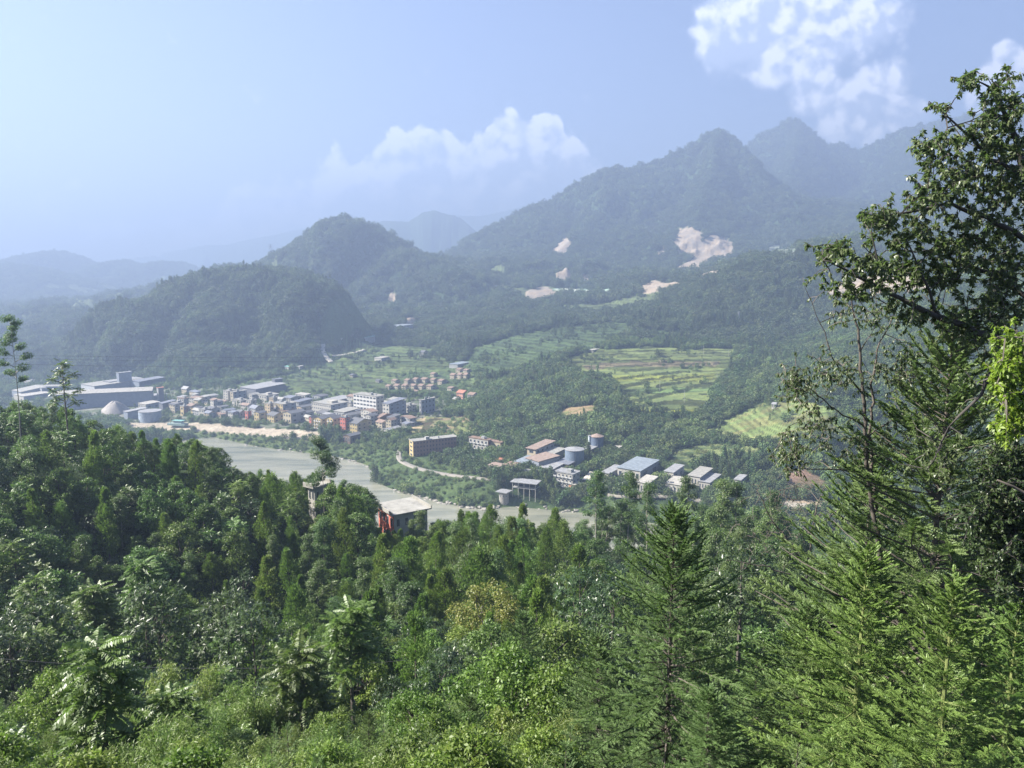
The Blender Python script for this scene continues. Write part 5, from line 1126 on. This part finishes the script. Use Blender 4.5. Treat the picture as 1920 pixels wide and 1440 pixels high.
H_('farm_shed', 700, 715, 728, 671, 678, 'long white-roofed barn in the upper fields', 'barn', 'white', 'steel', 'plate', 'pale', 0, 0, 0)
H_('farm_house', 786, 794, 802, 658, 671, 'white farmhouse by itself over the hamlet slope', 'farmhouse', 'white', 'cream', 'gable', 'tile', 2, 3, 1)
H_('farm_house', 703, 710, 716, 712, 718, 'tiny white farmhouse beside the field trees', 'farmhouse', 'white', 'white', 'gable', 'tile', 1, 2, 1)
H_('farm_house', 655, 661, 668, 702, 708, 'tiny cream farmhouse in the green field', 'farmhouse', 'cream', 'white', 'gable', 'tile', 1, 2, 1)
H_('farm_shed', 532, 541, 545, 687, 694, 'small greenish shed at the dome foot, left one', 'shed', 'white', 'grey', 'plate', 'green', 0, 0, 0)
H_('farm_shed', 548, 562, 567, 687, 694, 'small pale shed at the dome foot, right one', 'shed', 'white', 'grey', 'plate', 'pale', 0, 0, 0)
H_('farm_shed', 610, 640, 650, 635, 640, 'long thin white-roofed shed beside the green-roofed one', 'shed', 'white', 'grey', 'plate', 'pale', 0, 0, 0)
H_('farm_shed', 652, 685, 700, 633, 640, 'long shed with bright green roof below the dome shoulder', 'shed', 'white', 'grey', 'plate', 'green', 0, 0, 0)
H_('farm_shed', 722, 745, 770, 611, 620, 'steel-blue shed in front of the bare cut', 'shed', 'steel', 'steel', 'plate', 'blue', 0, 0, 0)
H_('farm_house', 1104, 1112, 1128, 656, 661, 'white farm buildings at the top left of the big terraces', 'farmhouse', 'white', 'white', 'plate', 'pale', 1, 3, 1)
H_('farm_house', 1448, 1454, 1462, 756, 766, 'small white house above the ochre terraces', 'farmhouse', 'white', 'grey', 'gable', 'tin', 1, 2, 1)
H_('farm_shed', 1150, 1160, 1170, 839, 846, 'white-roofed hut in the trees right of the silos, upper', 'hut', 'white', 'dark', 'plate', 'pale', 0, 0, 0)
H_('farm_shed', 1162, 1170, 1180, 847, 853, 'dark hut in the trees right of the silos, lower', 'hut', 'dark', 'dark', 'plate', 'tin', 0, 0, 0)
for px, py in ((60, 655), (35, 690), (100, 640), (130, 620), (45, 660)): H_('valley_house', px - 5, px, px + 4, py - 4, py, 'tiny pale house lost in the valley haze at %s' % {60: 'left, upper', 35: 'left, lower', 100: 'the middle', 130: 'the dome side', 45: 'the far left'}[px], 'house', 'white', 'white', 'flat', 'slab', 0, 0, 0)
# --- red house and white house among the near trees
rh = H_('red_house', 698, 739, 800, 957, 1010, 'brick-red three-storey villa with broad pale flat roof rising out of the forest', 'villa', 'red', 'white', 'flat', 'slab', 3, 4, 4, th=57, d=150, hm=11.5, cornerz=P(739, 966, 150)[2] - 11.5, bands=0, ov=1.2)
wh = H_('white_house', 575, 590, 608, 915, 940, 'small white house with flat overhanging roof below the lone tall gum', 'house', 'white', 'grey', 'flat', 'slab', 2, 2, 2, d=128, hm=6, cornerz=P(590, 915, 128)[2] - 6, ov=1.0)

# ---- the packed smaller houses of the town, each fitted where room is left
ri = np.random.default_rng(12); made = 0; tries_ = 0
lands = [(330, 'by the lone yellow house'), (375, 'in the leafy left end of town'), (410, 'under the white four-storey house'), (450, 'beside the small red house'), (500, 'around the tan four-storey house'), (545, 'by the long sloping roof'), (590, 'behind the yellow terrace'), (640, 'by the five-storey block'), (700, 'by the white-ended grey block'), (760, 'by the dark trees')]
while made < 46 and tries_ < 3000:
    tries_ += 1
    px = ri.uniform(325, 770); py = np.interp(px, (325, 640, 770), (764, 779, 792)) + ri.uniform(-24, 18)
    x, y, g = hit(px, py)
    if any((x - a) ** 2 + (y - b_) ** 2 < (q * .78 + 4.5) ** 2 for a, b_, q in FOOT): continue
    w_ = ri.uniform(6, 15); w2 = ri.uniform(5, 11); hh = ri.choice([1, 2, 2, 3]); k = F / y; a = ri.choice([30, 35, 42])
    wl = ri.choice(['white', 'cream', 'white', 'grey', 'cream', 'tan']); rc_ = ri.choice(['tile', 'darktin', 'slab', 'tin', 'brown']); rt = ri.choice(['gable', 'gabley', 'flat', 'plate'])
    where = min(lands, key=lambda q: abs(q[0] - px))[1]; depth_w = 'riverside row' if py > np.interp(px, (325, 770), (770, 796)) else 'back row' if py < np.interp(px, (325, 770), (756, 784)) else 'middle row'
    H_('town_house', px - w_ * k * .8, px, px + w2 * k * .55, py - hh * 3.3 * k, py, '%s %s house with %s %s roof, %s %s' % (['', 'low', 'two-storey', 'three-storey'][hh], wl, {'tile': 'dark', 'darktin': 'slate', 'slab': 'grey', 'tin': 'tin', 'brown': 'brown'}[rc_], {'gable': 'gabled', 'gabley': 'gabled', 'flat': 'flat', 'plate': 'sloping'}[rt], depth_w, where), 'house', wl, 'grey', rt, rc_, int(hh), max(2, int(w_ / 3)), 2, th=float(a), group='small houses of the riverside town')
    made += 1
# ------------------------------------------------------------------ roads, levee, rocks, poles, wires
def ribbon(name, pix, w, col, label=None, kind='structure', lift=.25, world=None):
    pts = world or [hit(*p)[:2] for p in pix]; fine = []
    for (ax, ay), (bx, by) in zip(pts[:-1], pts[1:]):
        n = max(2, int(math.hypot(bx - ax, by - ay) / 3))
        fine += [(ax + (bx - ax) * i / n, ay + (by - ay) * i / n) for i in range(n)]
    fine.append(pts[-1]); f = np.array(fine); kk = 5
    f2 = np.array([f[max(0, i - kk):i + kk + 1].mean(0) for i in range(len(f))]); t = np.gradient(f2, axis=0); t /= np.linalg.norm(t, axis=1)[:, None] + 1e-9; nrm = np.stack([-t[:, 1], t[:, 0]], -1)
    rows = []
    for s in (-1, -.5, 0, .5, 1):
        p = f2 + nrm * w / 2 * s; rows.append(p)
    z = np.max([ground(p[:, 0], p[:, 1]) for p in rows], 0); z = np.convolve(np.pad(z, 3, 'edge'), np.ones(7) / 7, 'valid') + lift
    V = np.concatenate([np.c_[p, z] for p in rows] + [np.c_[rows[0], z - 1.6], np.c_[rows[-1], z - 1.6]]); n = len(f2); i = np.arange(n - 1)
    q = []
    for a, b in ((0, 1), (1, 2), (2, 3), (3, 4), (5, 0), (4, 6)): q.append(np.stack([a * n + i, a * n + i + 1, b * n + i + 1, b * n + i], -1))
    o = obj(name, mesh_np(name, V, np.concatenate(q), None, [M(name + '_surface', col, rough=.9, var=.2, scale=.3)])); tag(o, label, None, kind=kind)
    for a in (f2[::2] if name != 'yard' else ()): FOOT.append((a[0], a[1], w / 2 + (.6 if name == 'road' else 2.2)))
    return o
CONC = (0.23, 0.21, 0.18)
ribbon('road', [(688, 822), (720, 826), (752, 836), (752, 848), (742, 858), (752, 868), (775, 877), (810, 886), (860, 893), (905, 900), (940, 905), (975, 900)], 4, CONC)
ribbon('hill_road', [(606, 640), (604, 662), (612, 672), (622, 680), (626, 686)], 6, (0.45, 0.41, 0.34))
ribbon('field_road', [(612, 670), (640, 667), (668, 660), (690, 652)], 5, (0.42, 0.38, 0.32))
ribbon('track', [(1085, 915), (1100, 905), (1110, 890), (1118, 878)], 6, (0.52, 0.47, 0.40))
ribbon('mountain_track', [(700, 582), (715, 592), (722, 596)], 6, (0.50, 0.46, 0.40))
ribbon('yard', [(1120, 925), (1200, 932), (1300, 938), (1420, 944), (1540, 950)], 8, (0.30, 0.27, 0.22))
# brown footpath on the near slope
def nearpt(px, py, d0, d1): return hit(px, py, d0, d1)
fp = [nearpt(px, py, 40, 170)[:2] for px, py in ((1015, 1190), (1008, 1165), (1012, 1140), (1000, 1120), (985, 1112))]
ribbon('footpath', None, 2.6, (0.34, 0.29, 0.22), world=fp)
# embankment wall along the town bank
def rock_mesh(seed):
    r = np.random.default_rng(seed); me = bpy.data.meshes.new('boulder')
    import bmesh
    bm = bmesh.new(); bmesh.ops.create_icosphere(bm, subdivisions=2, radius=1)
    k = r.uniform(.75, 1.15, 3)
    for v in bm.verts: v.co = Vector((v.co.x * k[0], v.co.y * k[1], v.co.z * .7 * k[2])) * (1 + .28 * float(perlin(v.co.x * 1.4 + seed, v.co.y * 1.4 + v.co.z * 1.1, seed)))
    bm.to_mesh(me); bm.free(); me.materials.append(M('river_stone', (0.27, 0.25, 0.21), var=.4, scale=.6)); return me
RM = [rock_mesh(i) for i in range(5)]
bk = []
r = np.random.default_rng(5)
for (a, b_, n) in (((460, 838), (640, 861), 26), ((640, 862), (690, 878), 14), ((740, 922), (930, 955), 70), ((930, 953), (1085, 964), 26)):
    for i in range(n):
        t = r.uniform(); px = a[0] + (b_[0] - a[0]) * t
        k = np.interp(px, [project(q[0], q[1], 0)[0] for q in FARB], np.arange(len(FARB))); j = int(k); q = FARB[j] + (FARB[min(j + 1, len(FARB) - 1)] - FARB[j]) * (k - j)
        x, y = q[0] + r.normal() * 1.2, q[1] + r.uniform(-.5, 5.5); bk.append((x, y, r.uniform(.5, 1.6) * (1.5 if 855 < px < 940 else 1)))
for i, (x, y, s) in enumerate(bk):
    o = obj('boulder', RM[i % 5]); o.location = (x, y, float(ground(x, y)) + .2 * s); o.scale = (s * 1.5, s * 1.1, s * .8); o.rotation_euler = (0, 0, r.uniform(0, 6))
    px = project(x, y, 0)[0]
    tag(o, 'pale boulder at the waterline ' + ('under the town levee' if px < 560 else 'by the bushy river corner' if px < 700 else 'along the curved right bank' if px < 860 else 'in the rock pile beside the stone turret' if px < 945 else 'on the grassy bank below the pavilion'), 'boulder', 'boulders along the far waterline')
# spoil heap by the factory
x, y, g = hit(216, 772); k = F / y
b = MB(); n = 28; v = []; f = []
rings = ((30 / k, -1), (22 / k, 5 / k), (12 / k, 14 / k), (5 / k, 19 / k), (.5, 20 / k))
for R_, z_ in rings:
    for i in range(n):
        a = 6.2832 * i / n; q = R_ * (1 + .12 * math.sin(a * 3) + .07 * math.sin(a * 7)); v.append((q * math.cos(a), q * math.sin(a) * .8, z_ + .6 * math.sin(a * 5)))
for j in range(4):
    for i in range(n): f.append((j * n + i, j * n + (i + 1) % n, (j + 1) * n + (i + 1) % n, (j + 1) * n + i))
b.add(v, f); o = b.build('spoil_heap', M('pale_ore', (0.27, 0.245, 0.22), var=.3, scale=.2), smooth=True); o.location = (x, y, g); tag(o, 'pale grey-brown ore heap in front of the huge factory hall', 'heap'); FOOT.append((x, y, 30 / k))
# dredging boat moored at the levee
x, y, g = hit(333, 801, 500)
root = empty('dredger', (x, y, 7.0), R(-15), 'grey-green dredging barge with sheds and a curved boom on the levee', 'barge'); FOOT.append((x, y, 14))
MB().box(-9, 10, -3, 3, -.8, 1.2).build('hull', M('barge_green', (0.22, 0.30, 0.27)), root); MB().box(-3, 6, -2, 2, 1.2, 3.8).build('cabin', M('barge_pale', (0.45, 0.50, 0.48)), root); MB().box(-4, 7, -2.6, 2.6, 3.82, 4.05).build('cabin_roof', RF('green'), root)
MB().path([(-8, 0, 1.2), (-7.5, 0, 5), (-4, 0, 7.5), (0, 0, 7.8)], [.35, .3, .25, .2]).build('boom', M('barge_yellow', (0.45, 0.38, 0.15)), root)
# poles and pylons
def pole(px, yb, hpx, label, group='utility poles', d=None, r_=.16):
    x, y, g = hit(px, yb) if d is None else (P(px, yb, d)[0], d, float(ground(P(px, yb, d)[0], d))); h = hpx * y / F
    root = empty('utility_pole', (x, y, g), random.uniform(-.5, .5), label, 'pole', group)
    MB().tube((0, 0, -1), (0, 0, h), r_, r_ * .7).build('post', M('pole_concrete', (0.42, 0.41, 0.38)), root); MB().box(-1, 1, -.06, .06, h - .9, h - .75).build('crossarm', M('pole_steel', (0.35, 0.35, 0.35)), root)
    return Vector((x, y, g + h - .7))
pa = pole(1237, 732, 22, 'pale pole standing in the upper rice terraces'); pb = pole(1283, 755, 24, 'pale pole standing in the lower rice terraces'); pc = pole(1166, 822, 26, 'thin pole right of the second silo')
pd = pole(1133, 905, 30, 'pole in front of the second silo'); pe = pole(1319, 665, 17, 'pole at the top edge of the rice terraces'); pf = pole(1366, 668, 14, 'short pole at the top right of the terraces')
pg = pole(1344, 715, 18, 'pole at the right edge of the terraces'); ph = pole(1340, 815, 10, 'short pole near the ochre terraces')
def pylon(px, py, d, h, label):
    x, y, _ = P(px, py, d); g = float(ground(x, y)) + 2
    root = empty('lattice_pylon', (x, y, g), .3, label, 'pylon'); b = MB(); w = h * .10
    lv = [(0, w), (h * .35, w * .62), (h * .65, w * .36), (h, w * .12)]
    for (z0_, a), (z1_, c) in zip(lv[:-1], lv[1:]):
        for sx in (-1, 1):
            for sy in (-1, 1):
                b.tube((sx * a, sy * a, z0_), (sx * c, sy * c, z1_), .28, n=4); b.tube((sx * a, sy * a, z0_), (-sx * c, sy * c, z1_), .16, n=4)
    b.build('tower', M('pylon_steel', (0.30, 0.31, 0.33)), root)
    c = MB()
    for z in (.72, .84, .95): c.tube((-h * .16, 0, h * z), (h * .16, 0, h * z), .25, n=4)
    c.build('crossarm', M('pylon_steel'), root)
pylon(508, 482, 1700, 34, 'lattice pylon on the long left shoulder of the round mound'); pylon(390, 515, 1480, 22, 'small lattice pylon at the left end of that shoulder'); pylon(1385, 600, 1000, 16, 'small lattice pylon above the wooded ridge')
pylon(278, 752, 800, 6, 'short mast among the town substation frames')
def wire(name, p, q, sag, rad, label, cat='cable', group=None):
    p, q = Vector(p), Vector(q); pts = [p + (q - p) * t - Vector((0, 0, sag * 4 * t * (1 - t))) for t in [i / 24 for i in range(25)]]
    o = MB().path(pts, [rad] * 25, n=4).build(name, M('cable_black', (0.05, 0.05, 0.055), rough=.6)); return tag(o, label, cat, group)
for i, (ya, yb) in enumerate(((664, 672), (668, 684), (679, 694))):
    wire('power_line', P(-420, ya - 8, 300), P(1500, yb - 40, 640), 9, .055, 'thin dark power line crossing the dome and town, %s of three' % ('highest', 'middle', 'lowest')[i], 'power line', 'power lines over the valley')
wire('cable', P(-300, 1200, 44), P(760, 1238, 50), 1.2, .014, 'single thin cable strung in front of the dark lower left trees')
for i, (p, q) in enumerate(((P(1080, 800, 520), P(1500, 905, 470)), (P(1130, 800, 560), P(1420, 850, 600)), (P(1140, 850, 520), P(1520, 920, 440)))):
    wire('power_line', p, q, 3, .05, ['power line falling from the silos to the right', 'power line from the stack toward the ochre terraces', 'lowest power line over the riverside sheds'][i], 'power line', 'power lines at the works')
# ------------------------------------------------------------------ woods across the river: uncountable canopy
def far_mesh(seed, kind, mat, h, w): return sp_far(seed, kind, h, w).mesh('canopy', LM[mat])
def lib(name, meshes):
    c = bpy.data.collections.new(name)
    for i, m in enumerate(meshes):
        o = bpy.data.objects.new('%s_%02d' % (name, i), m); c.objects.link(o)
    return c
LIBA = lib('canopy_mixed', [far_mesh(1, 'r', 'far', 6.5, 6), far_mesh(2, 'r', 'far', 6, 6.5), far_mesh(3, 'r', 'farl', 6, 6), far_mesh(4, 'r', 'far', 7.5, 5.5), far_mesh(5, 'cone', 'far', 9, 4.2), far_mesh(6, 'cone', 'far', 10, 4)])
LIBB = lib('canopy_hill', [far_mesh(1, 'r', 'hill', 6.5, 6), far_mesh(2, 'r', 'hill', 6, 6.5), far_mesh(3, 'r', 'hilll', 6, 6), far_mesh(4, 'r', 'hill', 7.5, 5.5), far_mesh(5, 'cone', 'hill', 9, 4.2), far_mesh(6, 'cone', 'hill', 10, 4)])
def scatter(name, pts, scl, pid, lib_, label, cat='forest'):
    pts = np.asarray(pts, np.float32)
    me = bpy.data.meshes.new(name); me.vertices.add(len(pts)); me.vertices.foreach_set('co', pts.ravel())
    a = me.attributes.new('sc', 'FLOAT', 'POINT'); a.data.foreach_set('value', np.asarray(scl, np.float32))
    a = me.attributes.new('rz', 'FLOAT', 'POINT'); a.data.foreach_set('value', rng.uniform(0, 6.28, len(pts)).astype(np.float32))
    a = me.attributes.new('pid', 'INT', 'POINT'); a.data.foreach_set('value', np.asarray(pid, np.int32))
    o = obj(name, me); tag(o, label, cat, kind='stuff')
    g = bpy.data.node_groups.new(name, 'GeometryNodeTree')
    g.interface.new_socket('Geometry', in_out='INPUT', socket_type='NodeSocketGeometry'); g.interface.new_socket('Geometry', in_out='OUTPUT', socket_type='NodeSocketGeometry')
    n, l = g.nodes, g.links
    gi = n.new('NodeGroupInput'); go = n.new('NodeGroupOutput'); ip = n.new('GeometryNodeInstanceOnPoints'); ci = n.new('GeometryNodeCollectionInfo')
    ci.inputs['Collection'].default_value = lib_; ci.inputs['Separate Children'].default_value = True; ci.inputs['Reset Children'].default_value = True
    def att(nm, ty):
        q = n.new('GeometryNodeInputNamedAttribute'); q.data_type = ty; q.inputs['Name'].default_value = nm; return q.outputs['Attribute']
    l.new(gi.outputs[0], ip.inputs['Points']); l.new(ci.outputs[0], ip.inputs['Instance']); ip.inputs['Pick Instance'].default_value = True
    l.new(att('pid', 'INT'), ip.inputs['Instance Index']); cx = n.new('ShaderNodeCombineXYZ'); l.new(att('rz', 'FLOAT'), cx.inputs[2])
    l.new(cx.outputs[0], ip.inputs['Rotation']); l.new(att('sc', 'FLOAT'), ip.inputs['Scale']); l.new(ip.outputs[0], go.inputs[0])
    md = o.modifiers.new('scatter', 'NODES'); md.node_group = g
    return o
# cells of the polar ground that carry wood
def classat(x, y):
    j = np.clip(np.round(np.interp(np.log(y), LY, np.arange(len(LY)))), 0, len(LY) - 1).astype(int)
    i = np.clip(np.round(np.interp(x / y, us, np.arange(len(us)))), 0, len(us) - 1).astype(int)
    return cls[j, i], rivd[j, i]
ANG = (H - CAMZ) / GY
RUN = np.maximum.accumulate(np.where(GY > 400, ANG, -9), axis=0)     # what stands in front, per direction
def runat(x, y):
    j = np.clip(np.interp(np.log(y), LY, np.arange(len(LY))) - 1, 0, len(LY) - 1).astype(int)
    i = np.clip(np.round(np.interp(x / y, us, np.arange(len(us)))), 0, len(us) - 1).astype(int)
    return RUN[j, i]
def woods(d0, d1, n, hgt, marg=.012):
    y = np.sqrt(rng.uniform(d0 ** 2, d1 ** 2, n)); x = rng.uniform(-.78, .78, n) * y
    z = ground(x, y); c, rd = classat(x, y)
    vis = (z + hgt - CAMZ) / y > runat(x, y) - marg * 600 / y
    return x[vis], y[vis], z[vis], c[vis], rd[vis]
def keepout(x, y):
    m = np.ones(len(x), bool)
    for bx, by, br in FOOT: m &= (x - bx) ** 2 + (y - by) ** 2 > br ** 2
    return m
# ---- filling the slopes
rr = np.random.default_rng(99)
def region_mix(px, py, d):
    """which kinds stand where on the near slope, by direction and distance"""
    if px < 430 and d > 85: return (('broad', .42), ('cypress', .20), ('rosette', .16), ('gumbushy', .10), ('whorl', .12)), 'on the shaded left hillside'
    if px < 480 and d > 44: return (('whorl', .40), ('rosette', .28), ('broad', .32)), 'at the foot of the shaded left slope'
    if px < 480: return (('bamboo', .55), ('broadlight', .2), ('rosette', .15), ('broad', .1)), 'in the sunny hollow at lower left'
    if px < 760 and d > 150: return (('gumbushy', .45), ('broad', .35), ('cypress', .2)), 'along the river edge below the town'
    if px < 1010 and d > 85: return (('cypress', .50), ('broad', .18), ('gumbushy', .16), ('rosette', .08), ('broadlight', .08)), 'on the central slope above the river'
    if px < 760 and d > 45: return (('whorl', .2), ('cypress', .2), ('broad', .25), ('rosette', .2), ('broadlight', .15)), 'on the middle of the slope'
    if px < 1010 and d > 45: return (('broadlight', .25), ('broad', .3), ('cypress', .25), ('whorl', .2)), 'beside the brown footpath'
    if px < 1010: return (('bamboo', .3), ('broadlight', .3), ('firmid', .25), ('broad', .15)), 'low in the middle foreground'
    if px < 1500 and d > 150: return (('gum', .30), ('gumbushy', .40), ('broad', .3)), 'by the houses across the right bank'
    if px < 1270 and d > 60: return (('whorl', .60), ('broad', .25), ('cypress', .15)), 'right of the footpath'
    if px < 1500 and d > 60: return (('gumbushy', .35), ('gum', .15), ('broad', .3), ('whorl', .2)), 'behind the blue-green fir'
    if d > 40: return (('broad', .4), ('whorl', .3), ('gumbushy', .3)), 'behind the row of young firs'
    return (('firmid', .4), ('broadlight', .25), ('bamboo', .2), ('broad', .15)), 'under the young firs at lower right'
SHORT = dict(broad='dark broadleaf tree', broadlight='pale green broadleaf tree', cypress='pointed green cypress tree', gum='bare-stemmed gum tree', gumbushy='bushy gum tree', rosette='feather-leaved tree', whorl='shiny star-leaved tree', bamboo='light green bamboo', firmid='needle-leaved fir', rust='rusty tree')
SIZE = dict(broad=(4.5, 9), broadlight=(4, 7), cypress=(5.5, 11.5), gum=(11, 16), gumbushy=(7, 11), rosette=(6, 9), whorl=(4.5, 7), bamboo=(4.5, 7), firmid=(4, 7), rust=(5, 7))
cells = {}
def free(x, y, r):
    cx, cy = int(x // 6), int(y // 6)
    for i in range(cx - 1, cx + 2):
        for j in range(cy - 1, cy + 2):
            for a, b, q in cells.get((i, j), ()):
                if (a - x) ** 2 + (b - y) ** 2 < ((r + q) * .5) ** 2: return False
    return True
def take(x, y, r): cells.setdefault((int(x // 6), int(y // 6)), []).append((x, y, r))
for x, y, r in KEEP: take(x, y, r * 1.6)
cand = []
tries = 60000
ly = rr.uniform(0, 1, tries); yv = (13.0 ** 2 + ly * (178.0 ** 2 - 13.0 ** 2)) ** .5
yv = np.where(rr.uniform(0, 1, tries) < .35, rr.uniform(12, 90, tries), yv)
uv = rr.uniform(-.78, .78, tries)
order = np.argsort(yv); near_count = {}
horizon = {}
placed = []
for i in order:
    y = yv[i]; x = uv[i] * y
    sp = np.interp(y, (12, 22, 40, 60, 100, 180, 260), (1.5, 2.2, 3.2, 3.6, 3.9, 4.6, 5.5)) * rr.uniform(.85, 1.15)
    if not free(x, y, sp): continue
    g = float(ground(x, y))
    if g < 1.0: continue
    px, pg = project(x, y, g)
    mix, where = region_mix(px, pg, y)
    q = rr.uniform(); key = mix[-1][0]
    for kname, w in mix:
        if q < w: key = kname; break
        q -= w
    lo, hi = SIZE[key]; h = rr.uniform(lo, hi) * (np.interp(y, (12, 30, 60), (.6, .95, 1.05)))
    lim = np.interp(px, SKY[:, 0], SKY[:, 1]) + rr.exponential(7) + (8 if y < 100 else 0)
    if y < 90: lim = max(lim, np.interp(px, (0, 200, 480, 560, 700, 900, 1100, 1200, 1330, 1450, 1600, 1750, 1920), (1120, 1110, 1130, 1150, 1130, 1120, 1120, 1180, 1180, 1040, 1060, 1040, 960)) - max(0, y - 55) * np.interp(px, (400, 700), (7.5, 4.0)))
    if 566 < px < 616 and y < 128: lim = max(lim, 948)
    if 575 - y * .1 < px < 608 + y * .1 and y < 126: lim = max(lim, 945)
    if y < 48: lim = max(lim, np.interp(px, (0, 150, 300, 450, 700, 850, 1000, 1110, 1200, 1330, 1420, 1500, 1600, 1800, 1920), (1270, 1330, 1240, 1300, 1290, 1260, 1240, 1330, 1470, 1470, 1330, 1260, 1240, 1240, 1150)) + (48 - y) * 2.2)
    _, t = pixdir(px, lim); hmax = CAMZ + t * y - g
    if hmax < 1.6: continue
    if h > hmax: h = hmax * rr.uniform(.85, 1)
    # leave out what nearer trees hide entirely
    b0 = int((px + 400) // 14); hz = min(horizon.get(b, 3000) for b in (b0 - 1, b0, b0 + 1)); ptop = project(x, y, g + h)[1]
    if ptop > hz + 38 and y > 40: continue
    if -60 < px < 1980:
        for b in (b0 - 1, b0, b0 + 1): horizon[b] = min(horizon.get(b, 3000), ptop + (1440 if False else (18 if y > 60 else 60)))
    elif abs(x) > y * .75: pass
    take(x, y, sp); placed.append((key, x, y, h, where, g))
def where_words(key, px, py, y, h, lo, hi):
    """size and place words that tell a tree from others of its kind"""
    size = 'tall' if h > lo + (hi - lo) * .66 else 'small' if h < lo + (hi - lo) * .3 else 'middling'
    band = 'bottom' if py > 1370 else 'lowest' if py > 1300 else 'lower' if py > 1230 else 'mid-low' if py > 1160 else 'middle' if py > 1090 else 'mid-high' if py > 1030 else 'upper' if py > 975 else 'highest' if py > 900 else 'skyline'
    marks = [(0, 'the left edge'), (110, 'the slender feathery tree'), (182, 'the drooping feather-leaved tree'), (318, 'the small feather-leaved tree'), (420, 'the grey star-leaved tree'), (500, 'the levee end'), (603, 'the lone tall gum'), (735, 'the red villa'),
             (865, 'the right river bend'), (980, 'the stout pointed cypress'), (1077, 'the big silo'), (1180, 'the white sheds'), (1265, 'the big blue-green fir'), (1385, 'the full-crowned gums'), (1517, 'the young left fir'), (1630, 'the yellow-stemmed fir'), (1790, 'the tallest fir'), (1910, 'the right edge')]
    m = min(marks, key=lambda q: abs(q[0] - px)); dx = px - m[0]
    place = ('below ' if abs(dx) < 16 else 'left below ' if dx < 0 else 'right below ') + m[1]
    return size, band, place
cnt = {}; famc = {}; overflow = []; used = {}
EXTRA = ['', ', nearest of its kind there', ', half behind its like', ', third one back', ', fourth one back', ', hindmost there']
for key, x, y, h, where, g in placed:
    cat = NAMES[key][0]; famc[cat] = famc.get(cat, 0) + 1; cnt[key] = cnt.get(key, 0) + 1
    if famc[cat] > 285: overflow.append((key, x, y, h, g)); continue
    px, py = project(x, y, g + h); size, band, place = where_words(key, px, py, y, h, *SIZE[key])
    lab = '%s %s, %s row, %s' % (size, SHORT[key], band, place); used[lab] = used.get(lab, 0) + 1; lab2 = lab + EXTRA[min(used[lab], 6) - 1].replace('nearest of its kind there', 'second one back')
    if len(lab2.split()) > 16 or ',' in place: lab2 = lab
    plant(key, x, y, h, label=lab2, group='%s %ss, %s row, %s' % (size, SHORT[key], band, place), parts=y < 62, gz=g - .15)
print('NEAR FOREST', len(placed), cnt, 'overflow', len(overflow))
if overflow:
    keys = sorted(set(o[0] for o in overflow)); ms = []; start = {}
    for k_ in keys: start[k_] = len(ms); ms += FARMESH[k_]
    pid = []; sc = []
    for key, x, y, h, g in overflow:
        v = random.randrange(len(FARMESH[key])); pid.append(start[key] + v); sc.append(h / PROTO[key][v][2])
    scatter('forest', [(o[1], o[2], o[4] - .15) for o in overflow], sc, pid, lib('near_canopy', ms), 'rest of the green forest on the slope in front of the river')
tot = 0
for (d0, d1, n, s0, s1, nm, lab) in ((400, 940, 105000, .5, 1.15, 'woods', 'green woods and thickets on the far bank around the village houses'),
                                (940, 1300, 80000, .75, 1.45, 'woods', 'hazy woods on the lower slopes behind the terraces'),
                                (1300, 2300, 60000, 1.2, 2.3, 'woods', 'blue-green woods on the domed hills and mountain foot'),
                                (2300, 3900, 80000, 1.4, 2.7, 'woods', 'faint blue woods on the high mountain and far ridges')):
    x, y, z, c, rd = woods(d0, d1, n, 8)
    p = np.where(c == C_FOREST, 1.0, np.where(c == C_FIELD, .035, np.where(c == C_SCRUB, .45, np.where(c == C_TOWN, .16, .0))))
    dens = .5 + .9 * fbm(x / 60, y / 60, 3, 401)
    p = np.where(c == C_FIELD, p * np.where((y < 920) & (x > 40), .35, 1) * np.clip((dens - .42) * 9.0, 0.08, 9), np.where(c == C_FOREST, p * np.clip(dens + .65, .45, 1), p))
    k = (rng.uniform(0, 1, len(x)) < p) & (rd > 3) & keepout(x, y); x, y, z, c = x[k], y[k], z[k], c[k]
    sc = rng.uniform(s0, s1, len(x)) * np.clip(np.exp(rng.normal(0, .22, len(x))), .6, 1.6) * np.where(c == C_SCRUB, .45, 1) * np.where(c == C_TOWN, .7, 1) * np.where(c == C_FIELD, .75, 1)
    stand = fbm(x / 45, y / 45, 3, 402)
    pid = np.where(stand > .22, rng.integers(4, 6, len(x)), np.where(fbm(x / 30, y / 30, 3, 403) > .12, 2, rng.choice([0, 1, 3], len(x))))
    pid = np.where(c == C_SCRUB, rng.choice([0, 2, 2], len(x)), pid)
    pid = np.where((y > 1150) & (pid > 3), 0, pid)
    scatter(nm, np.stack([x, y, z - .6 * sc], -1), sc, pid, LIBA if d0 < 900 else LIBB, lab); tot += len(x)
print('FAR', tot)
# ------------------------------------------------------------------ air
mh = bpy.data.materials.new('haze'); mh.use_nodes = True
n = mh.node_tree.nodes; l = mh.node_tree.links; n.clear()
out = n.new('ShaderNodeOutputMaterial'); pv = n.new('ShaderNodeVolumePrincipled')
pv.inputs['Color'].default_value = (0.295, 0.375, 0.545, 1); pv.inputs['Density'].default_value = 0.00045
pv.inputs['Anisotropy'].default_value = 0.25
l.new(pv.outputs[0], out.inputs['Volume'])
hb = MB(); hb.box(-19000, 19000, -300, 8200, -60, float(H.max()) + 32)
tag(hb.build('haze', mh), kind='stuff')
